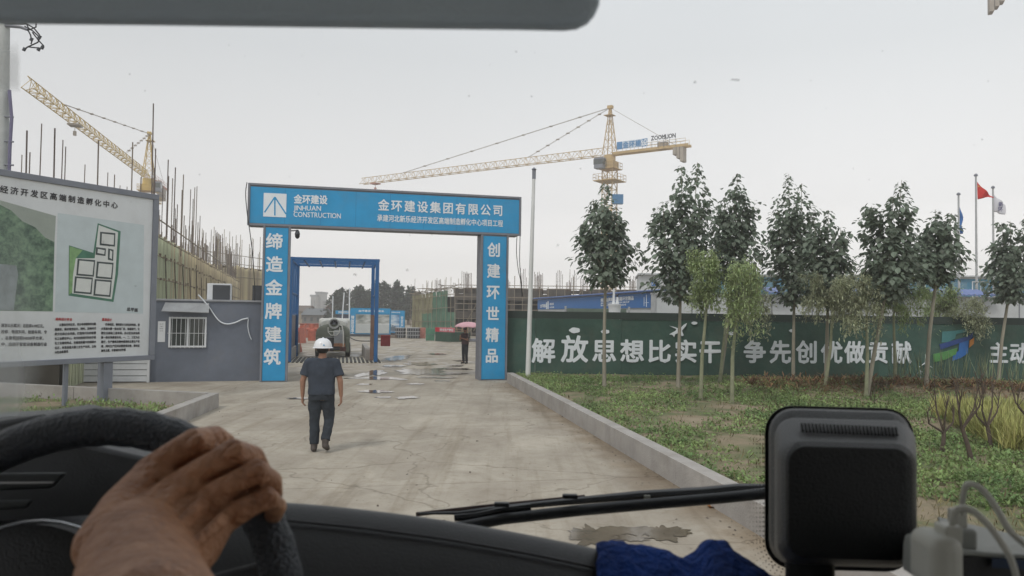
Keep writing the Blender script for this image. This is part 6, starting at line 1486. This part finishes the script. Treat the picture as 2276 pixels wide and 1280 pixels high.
# --- camera housing
HP = mat('housing_plastic', (.055, .058, .060), .45, .1, 10, bump=.35, bscale=500, spec=.5)
HPD = mat('housing_dark', (.008, .009, .010), .5, .1, 10, bump=.3, bscale=500, spec=.35)
dv = thing('device_housing', 'black boxy camera housing with a row of vent slots standing before the windscreen', 'device', D(1870, 1100, .8))
def shell(rects, mt, nm, par, cap=True):
    rings = []
    for (x0, y0, x1, y1, r_, Y) in rects: rings.append([tuple(D(x, y, Y)) for x, y in rrect(x0, y0, x1, y1, r_)])
    m = MB(); n = len(rings[0])
    for r2 in rings: m.v += r2
    for i in range(len(rings) - 1):
        for j in range(n): m.f.append((i * n + j, i * n + (j + 1) % n, (i + 1) * n + (j + 1) % n, (i + 1) * n + j))
    k0 = (len(rings) - 1) * n; m.f.append(tuple(range(k0, k0 + n))); m.f.append(tuple(range(n))[::-1]); return m.build(nm, mt, par, smooth='auto')
shell([(1712, 908, 2020, 1250, 54, .97), (1709, 906, 2026, 1254, 56, .88), (1712, 910, 2027, 1250, 54, .865), (1722, 928, 2022, 1250, 46, .855)], HP, 'outer_shell', dv)
shell([(1724, 930, 2024, 1252, 42, .86), (1721, 927, 2030, 1254, 46, .845), (1723, 930, 2036, 1254, 46, .838), (1728, 970, 2038, 1250, 46, .795), (1738, 978, 2036, 1246, 46, .782), (1752, 990, 2028, 1240, 40, .772), (1775, 1010, 2010, 1225, 30, .770)], HP, 'inner_block', dv)
shell([(1734, 974, 2037, 1248, 46, .7945), (1741, 979, 2035, 1245, 46, .7805), (1753, 991, 2027, 1239, 40, .7705), (1776, 1011, 2009, 1224, 30, .7685)], HPD, 'front_cover', dv)
for k in range(27):
    x = 1781 + k * 8.05; y0 = 941.5 + (x - 1781) * .062; f = .829
    rod('vent_slot', dv, D(x + .5, y0 + (x - 1781) * -.02, .8205), D(x + 3.5, y0 + 17.5 + (x - 1781) * -.02, .800), .0022, mat('slot_black', (.002, .002, .002), .9, .05, 5), 'cube', .0016)
MB().tube([D(1800, 1235, .83), D(1800, 1330, .83)], .026, 16, ell=.7).build('foot', HPD, dv, smooth='auto')
# --- blue cloth on the dash
CLM = mat('blue_cloth', (.010, .045, .22), .95, .45, 10, bump=.9, bscale=120)
cl = [(1325, 1212, 0), (1340, 1208, .9), (1362, 1202, 1), (1383, 1206, .8), (1400, 1207, 1), (1440, 1214, .6), (1480, 1224, .9), (1510, 1240, .5), (1535, 1244, .6), (1556, 1222, .8), (1575, 1203, 1), (1596, 1198, 1), (1614, 1204, .9), (1632, 1222, .6), (1660, 1244, .8), (1690, 1264, .6), (1730, 1284, .8), (1780, 1300, .6)]
m = MB(); K = 12; r_ = random.Random(2); vs_ = []
for i, (x, y, w_) in enumerate(cl):
    p = D(x, y, .84)
    for j in range(K):
        f = j / (K - 1); vs_.append((p.x + .004 * math.sin(i * 2.1 + j), p.y + .05 - f * .26 + .012 * noise.noise(V3((i * .9, j * .7, 2))), p.z - abs(f - .2) ** 1.3 * .19 * (1) - (0 if j else .035) + .016 * noise.noise(V3((i * .8, j * .8, 5))) * (f > .25)))
m.add(vs_, [(i * K + j, (i + 1) * K + j, (i + 1) * K + j + 1, i * K + j + 1) for i in range(len(cl) - 1) for j in range(K - 1)])
co_ = m.build('cloth', CLM, smooth=True); s_ = co_.modifiers.new('s', 'SUBSURF'); s_.levels = 2; s_.render_levels = 2; s_ = co_.modifiers.new('t', 'SOLIDIFY'); s_.thickness = .003
tx = bpy.data.textures.new('terry', 'CLOUDS'); tx.noise_scale = .012; dm = co_.modifiers.new('d', 'DISPLACE'); dm.texture = tx; dm.strength = .006; dm.mid_level = .5
tag(co_, 'crumpled deep blue cloth lying on the dashboard edge', 'cloth')
# --- chargers and cables at the right
CHG = mat('charger_cream', (.48, .48, .43), .45, .05, 6); CHG2 = mat('charger_grey', (.27, .28, .26), .5, .05, 6)
bx_ = thing('power_box', 'black box with a pale top at the lower right corner of the view', 'box', D(2200, 1240, .72))
p0, p1, p2_, p3 = D(2110, 1222, .66), D(2330, 1236, .66), D(2330, 1205, .86), D(2084, 1148, .86)
m = MB(); lo = V3((0, 0, -.14)); lid = V3((0, 0, -.004)); m.hexa([p0 + lid, p1 + lid, p2_ + lid, p3 + lid, p0, p1, p2_, p3]).build('lid', CHG2, bx_, bevel=.001)
MB().hexa([p0 + lo, p1 + lo, p2_ + lo, p3 + lo, p0 + lid * 1.2, p1 + lid * 1.2, p2_ + lid * 1.2, p3 + lid * 1.2]).build('case', BLACK, bx_)
MB().hexa([D(2205, 1262, .655), D(2320, 1268, .655), D(2320, 1268, .657), D(2205, 1262, .657), D(2205, 1240, .655), D(2320, 1246, .655), D(2320, 1246, .657), D(2205, 1240, .657)]).build('display', mat('display_blue', (.04, .055, .09), .15), bx_)
def plug(x0, y0, x1, y1, Y, dpt_, mt, nm, par, bev=.004):
    a_, b_ = D(x0, y1, Y), D(x1, y0, Y); return MB().box(((a_.x + b_.x) / 2, Y + dpt_ / 2, (a_.z + b_.z) / 2), (b_.x - a_.x, dpt_, b_.z - a_.z)).build(nm, mt, par, bevel=bev, smooth='auto', seg=4)
c1_ = thing('charger', 'cream charging adapter nearest the camera with a thick plug in its top', 'charger', D(2120, 1250, .6))
plug(2080, 1200, 2152, 1330, .60, .045, CHG, 'body', c1_, .010); plug(2102, 1172, 2142, 1212, .612, .018, CHG, 'plug', c1_, .002)
c2_ = thing('charger', 'greyer charging adapter standing just behind the nearest one', 'charger', D(2150, 1210, .68))
plug(2118, 1178, 2176, 1290, .68, .03, CHG2, 'body', c2_, .004); plug(2124, 1136, 2152, 1180, .688, .014, CHG, 'plug', c2_, .002)
c3_ = thing('charger', 'dark edged wedge shaped adapter at the left foot of the cream charger', 'charger', D(2070, 1250, .64))
MB().prism([D(2056, 1300, .66), D(2058, 1240, .66), D(2062, 1216, .66), D(2100, 1206, .66), D(2110, 1300, .66)], V3((0, .04, 0))).build('body', CHG2, c3_, bevel=.003)
def hose(pts, r_, Y0, Y1, mt, nm, label):
    P = [D(x, y, Y0 + (Y1 - Y0) * i / (len(pts) - 1)) for i, (x, y) in enumerate(pts)]; return cable(P, r_, label, mt, nm=nm)
hose([(2116, 1180), (2118, 1150), (2124, 1135), (2140, 1130), (2165, 1138), (2195, 1165), (2225, 1205), (2250, 1250), (2262, 1300)], .0028, .62, .60, CHG, 'charging_cable', 'nearer cream charging cable curving down to the right')
hose([(2138, 1142), (2140, 1110), (2146, 1082), (2160, 1076), (2185, 1090), (2215, 1130), (2245, 1180), (2285, 1215)], .0028, .69, .66, CHG, 'charging_cable', 'farther charging cable arching higher behind the first')
# --- steering wheel
wc = D(110, 1445, .66); U_, V_ = V3((1, 0, 0)), V3((0, .45, .893)); Nw = U_.cross(V_)
RW = .197
m = MB(); NN, NT = 96, 16
for i in range(NN):
    q = 2 * math.pi * i / NN; d = U_ * math.cos(q) + V_ * math.sin(q); c_ = wc + d * RW
    for j in range(NT):
        a_ = 2 * math.pi * j / NT; rr = .0185 + (.0008 if (i % 2) else -.0004) * (1 if abs(q - 1.0) < .75 else .3); m.v.append(tuple(c_ + d * math.cos(a_) * rr + Nw * math.sin(a_) * rr))
for i in range(NN):
    for j in range(NT): A_ = i * NT + j; B_ = i * NT + (j + 1) % NT; C_ = ((i + 1) % NN) * NT + (j + 1) % NT; D_ = ((i + 1) % NN) * NT + j; m.f.append((A_, D_, C_, B_))
rim = m.build('steering_wheel', LEATH, cb, smooth=True)
def wp(a_, b_, n=0): return wc + U_ * a_ + V_ * b_ + Nw * n
m = MB(); 
for sgn, ang in ((1, 18), (-1, 162)):
    d = U_ * math.cos(rad(ang)) + V_ * math.sin(rad(ang)); pd = U_ * -math.sin(rad(ang)) + V_ * math.cos(rad(ang)); a_, b_ = wc + d * .05 - Nw * .03, wc + d * (RW - .01)
    m.hexa([a_ - pd * .03 - Nw * .01, b_ - pd * .018 - Nw * .006, b_ + pd * .018 - Nw * .006, a_ + pd * .03 - Nw * .01, a_ - pd * .03 + Nw * .01, b_ - pd * .018 + Nw * .006, b_ + pd * .018 + Nw * .006, a_ + pd * .03 + Nw * .01])
m.build('spoke', BLACK, rim, bevel=.004)
m = MB(); rings = [(.02, .085), (.03, .083), (.036, .07), (.038, .02)]
m.v = []; n = 40
for nz_, r2 in [(-.05, .085)] + [(-.03, .088)] + [(z_ - .03, r3) for z_, r3 in rings]:
    for j in range(n): q = 2 * math.pi * j / n; m.v.append(tuple(wp(r2 * 1.25 * math.cos(q) - .045, r2 * 1.25 * math.sin(q), nz_)))
for i in range(5):
    for j in range(n): m.f.append((i * n + j, i * n + (j + 1) % n, (i + 1) * n + (j + 1) % n, (i + 1) * n + j))
m.f.append(tuple(range(5 * n, 6 * n))); m.build('hub', BLACK, rim, smooth='auto')
MB().tube([wp(.109 * math.cos(q) - .045, .109 * math.sin(q), -.012) for q in [2 * math.pi * k / 40 for k in range(41)]], .0016, 6).build('hub_ring', mat('chrome', (.55, .56, .58), .2, .05, 3, metal=1), rim, smooth='auto')
# instrument binnacle and trim seen through the wheel
m = MB(); P_ = [D(-300, 952, .98), D(0, 935, .98), D(90, 922, .98), D(120, 926, .98), D(135, 945, .98), D(200, 990, .96), D(420, 1040, .94), D(420, 1250, .9), D(-300, 1250, .9)]
m.prism(P_, V3((0, .12, 0))); m.build('binnacle', DASH, cb, bevel=.006, smooth='auto')
m = MB(); m.hexa([D(-200, 1100, .86), D(115, 1085, .86), D(115, 1085, .9), D(-200, 1100, .9), D(-200, 1052, .86), D(150, 1050, .86), D(150, 1050, .9), D(-200, 1052, .9)]); m.build('trim_panel', mat('trim_green', (.03, .035, .036), .4, .1, 5), cb, bevel=.003)
MB().hexa([D(-200, 1078, .855), D(118, 1074, .855), D(118, 1074, .86), D(-200, 1078, .86), D(-200, 1072, .855), D(122, 1070, .855), D(122, 1070, .86), D(-200, 1072, .86)]).build('chrome_strip', MATS['chrome'], cb)
MB().hexa([D(-200, 1145, .84), D(60, 1130, .84), D(60, 1130, .87), D(-200, 1145, .87), D(-200, 1112, .84), D(75, 1110, .84), D(75, 1110, .87), D(-200, 1112, .87)]).build('switch_panel', mat('trim_green', (.03, .035, .036)), cb, bevel=.003)
# --- wiper outside the screen
wpn = thing('windscreen_wiper', 'black windscreen wiper with twin arms lying across the lower windscreen', 'wiper', D(1350, 1110, 1.25))
YW = 1.22
def W_(x, y, dy=0): return D(x, y, YW + dy)
WB_ = mat('wiper_black', (.022, .024, .027), .45, .15, 12, spec=.5); WRB = mat('wiper_worn', (.07, .045, .04), .7, .3, 8)
MB().tube([W_(960, 1182), W_(1120, 1153), W_(1290, 1134), W_(1470, 1118), W_(1600, 1107), W_(1700, 1097), W_(1800, 1086)], .0088, 10).build('lower_arm', WB_, wpn, smooth='auto')
MB().tube([W_(930, 1141, .02), W_(1020, 1140, .02), W_(1120, 1128, .02), W_(1290, 1112, .02), W_(1420, 1100, .02), W_(1560, 1092, .02), W_(1640, 1084, .02), W_(1710, 1083, .02), W_(1800, 1088, .02)], [.003, .005, .007, .010, .0115, .012, .0115, .009, .007], 8, ell=.6).build('upper_arm', WB_, wpn, smooth='auto')
MB().tube([W_(925, 1143, .03), W_(1060, 1128, .03), W_(1180, 1116, .03), W_(1300, 1104, .03)], .0036, 6).build('blade_rubber', WRB, wpn, smooth='auto')
MB().tube([W_(1010, 1151, .01), W_(1060, 1146, .01), W_(1110, 1135, .01), W_(1180, 1126, .01)], .0055, 6).build('link', WB_, wpn, smooth='auto')
for x, y, w_, h_ in ((1098, 1121, 34, 9), (1250, 1103, 34, 9), (1150, 1145, 26, 7), (1290, 1134, 18, 15), (1465, 1119, 18, 16)):
    a_, b_ = W_(x, y + h_ / 2), W_(x + w_, y - h_ / 2); MB().box(((a_ + b_) / 2), (b_.x - a_.x, .012, abs(b_.z - a_.z))).build('clip', WB_, wpn, bevel=.002)
MB().box(W_(1438, 1107, .01), (.010, .006, .010)).build('pale_clip', CHG, wpn, bevel=.001)
# --- the driver's hand on the wheel
dh = thing('person', "driver's bare right hand and wrist gripping the black steering wheel", 'person', D(330, 1300, .55))
HSK = mat('hand_skin', (.38, .165, .08), .48, .16, 26, bump=.55, bscale=150, spec=.45, col2=(.48, .25, .14))
m = MB()
def chain(pts, n=16):
    P = [D(x, y, Y) for x, y, Y, r_ in pts]; Rr_ = [r_ * Y / 1700 for x, y, Y, r_ in pts]; m.caps(P, Rr_, n)
chain([(330, 1052, .668, 35), (382, 1012, .667, 30), (432, 982, .672, 31), (478, 972, .705, 26), (500, 985, .735, 23)])
chain([(392, 1085, .652, 34), (455, 1040, .649, 28), (520, 1004, .653, 31), (562, 1016, .69, 26), (578, 1045, .72, 23)])
chain([(446, 1118, .642, 33), (508, 1080, .638, 27), (568, 1048, .643, 30), (602, 1070, .68, 25), (606, 1098, .712, 22)])
chain([(494, 1158, .634, 32), (546, 1130, .630, 26), (592, 1108, .637, 27), (615, 1126, .67, 22), (608, 1144, .70, 20)])
for (x, y, Y, r_, X2, Y2) in ((330, 1052, .668, 33, 232, 1215), (392, 1085, .652, 36, 280, 1225), (446, 1118, .644, 36, 330, 1240), (492, 1156, .636, 34, 385, 1258)):
    chain([(X2, Y2, .585, 66), ((x + X2) / 2, (y + Y2) / 2, (Y + .585) / 2 + .004, 58), (x * .8 + X2 * .2, y * .8 + Y2 * .2, Y * .8 + .585 * .2, r_ + 10), (x, y, Y, r_)])
chain([(250, 1190, .61, 62), (290, 1105, .655, 44), (330, 1075, .70, 34), (380, 1060, .735, 28)])       # thumb rolled round behind the rim
chain([(385, 1245, .606, 72), (425, 1180, .640, 44)])
for x, y, Y, r_ in ((352, 1062, .659, 34), (422, 1092, .645, 36), (480, 1128, .637, 34)): m.caps([D(x - 3, y + 2, Y), D(x + 3, y - 2, Y)], [r_ * Y / 1700] * 2, 14)
chain([(365, 1095, .668, 36), (342, 1140, .648, 62), (318, 1185, .622, 88), (302, 1225, .596, 108), (306, 1275, .564, 126), (318, 1350, .52, 150), (330, 1450, .46, 190)], 24)
# knuckles and tendons
for (x, y, Y, r_) in ((334, 1046, .655, 22), (396, 1078, .641, 24), (450, 1110, .631, 24), (498, 1146, .623, 22), (436, 981, .658, 20), (522, 1002, .639, 20), (569, 1046, .629, 19), (592, 1106, .624, 17)):
    m.caps([D(x - 8, y + 6, Y), D(x + 6, y - 4, Y)], [r_ * Y / 1700 * .72, r_ * Y / 1700 * .72], 12)
for (x, y, X2, Y2, Y) in ((334, 1052, 262, 1200, .648), (396, 1085, 300, 1215, .632), (450, 1116, 345, 1230, .622), (498, 1152, 392, 1245, .614)):
    m.tube([D(x, y, Y), D((x + X2) / 2, (y + Y2) / 2, Y - .026), D(X2, Y2, .56)], [.006, .0045, .003], 8)
for (x, y, Y, X2, Y2, Z2) in ((358, 1070, .676, 470, 1004, .69), (418, 1102, .666, 540, 1026, .68), (468, 1138, .658, 578, 1078, .674)):
    chain([(x - 40, y + 50, Y - .01, 34), (x, y, Y, 26), (X2, Y2, Z2, 22)])
chain([(300, 1150, .640, 62), (345, 1090, .664, 34)]); chain([(400, 1180, .632, 58), (440, 1140, .648, 34)])
blob('hand', m, .0016, HSK, dh, 5)
# ================================================================== air
HZ = bpy.data.materials.new('haze'); HZ.use_nodes = True; t_ = HZ.node_tree; t_.nodes.remove(t_.nodes['Principled BSDF']); pv = t_.nodes.new('ShaderNodeVolumePrincipled')
pv.inputs['Color'].default_value = (.99, .99, 1, 1); pv.inputs['Density'].default_value = .0015; pv.inputs['Anisotropy'].default_value = .2; t_.links.new(pv.outputs[0], t_.nodes['Material Output'].inputs['Volume'])
tag(MB().box((0, 410, 28.5), (1420, 1000, 63)).build('haze', HZ), kind='stuff')
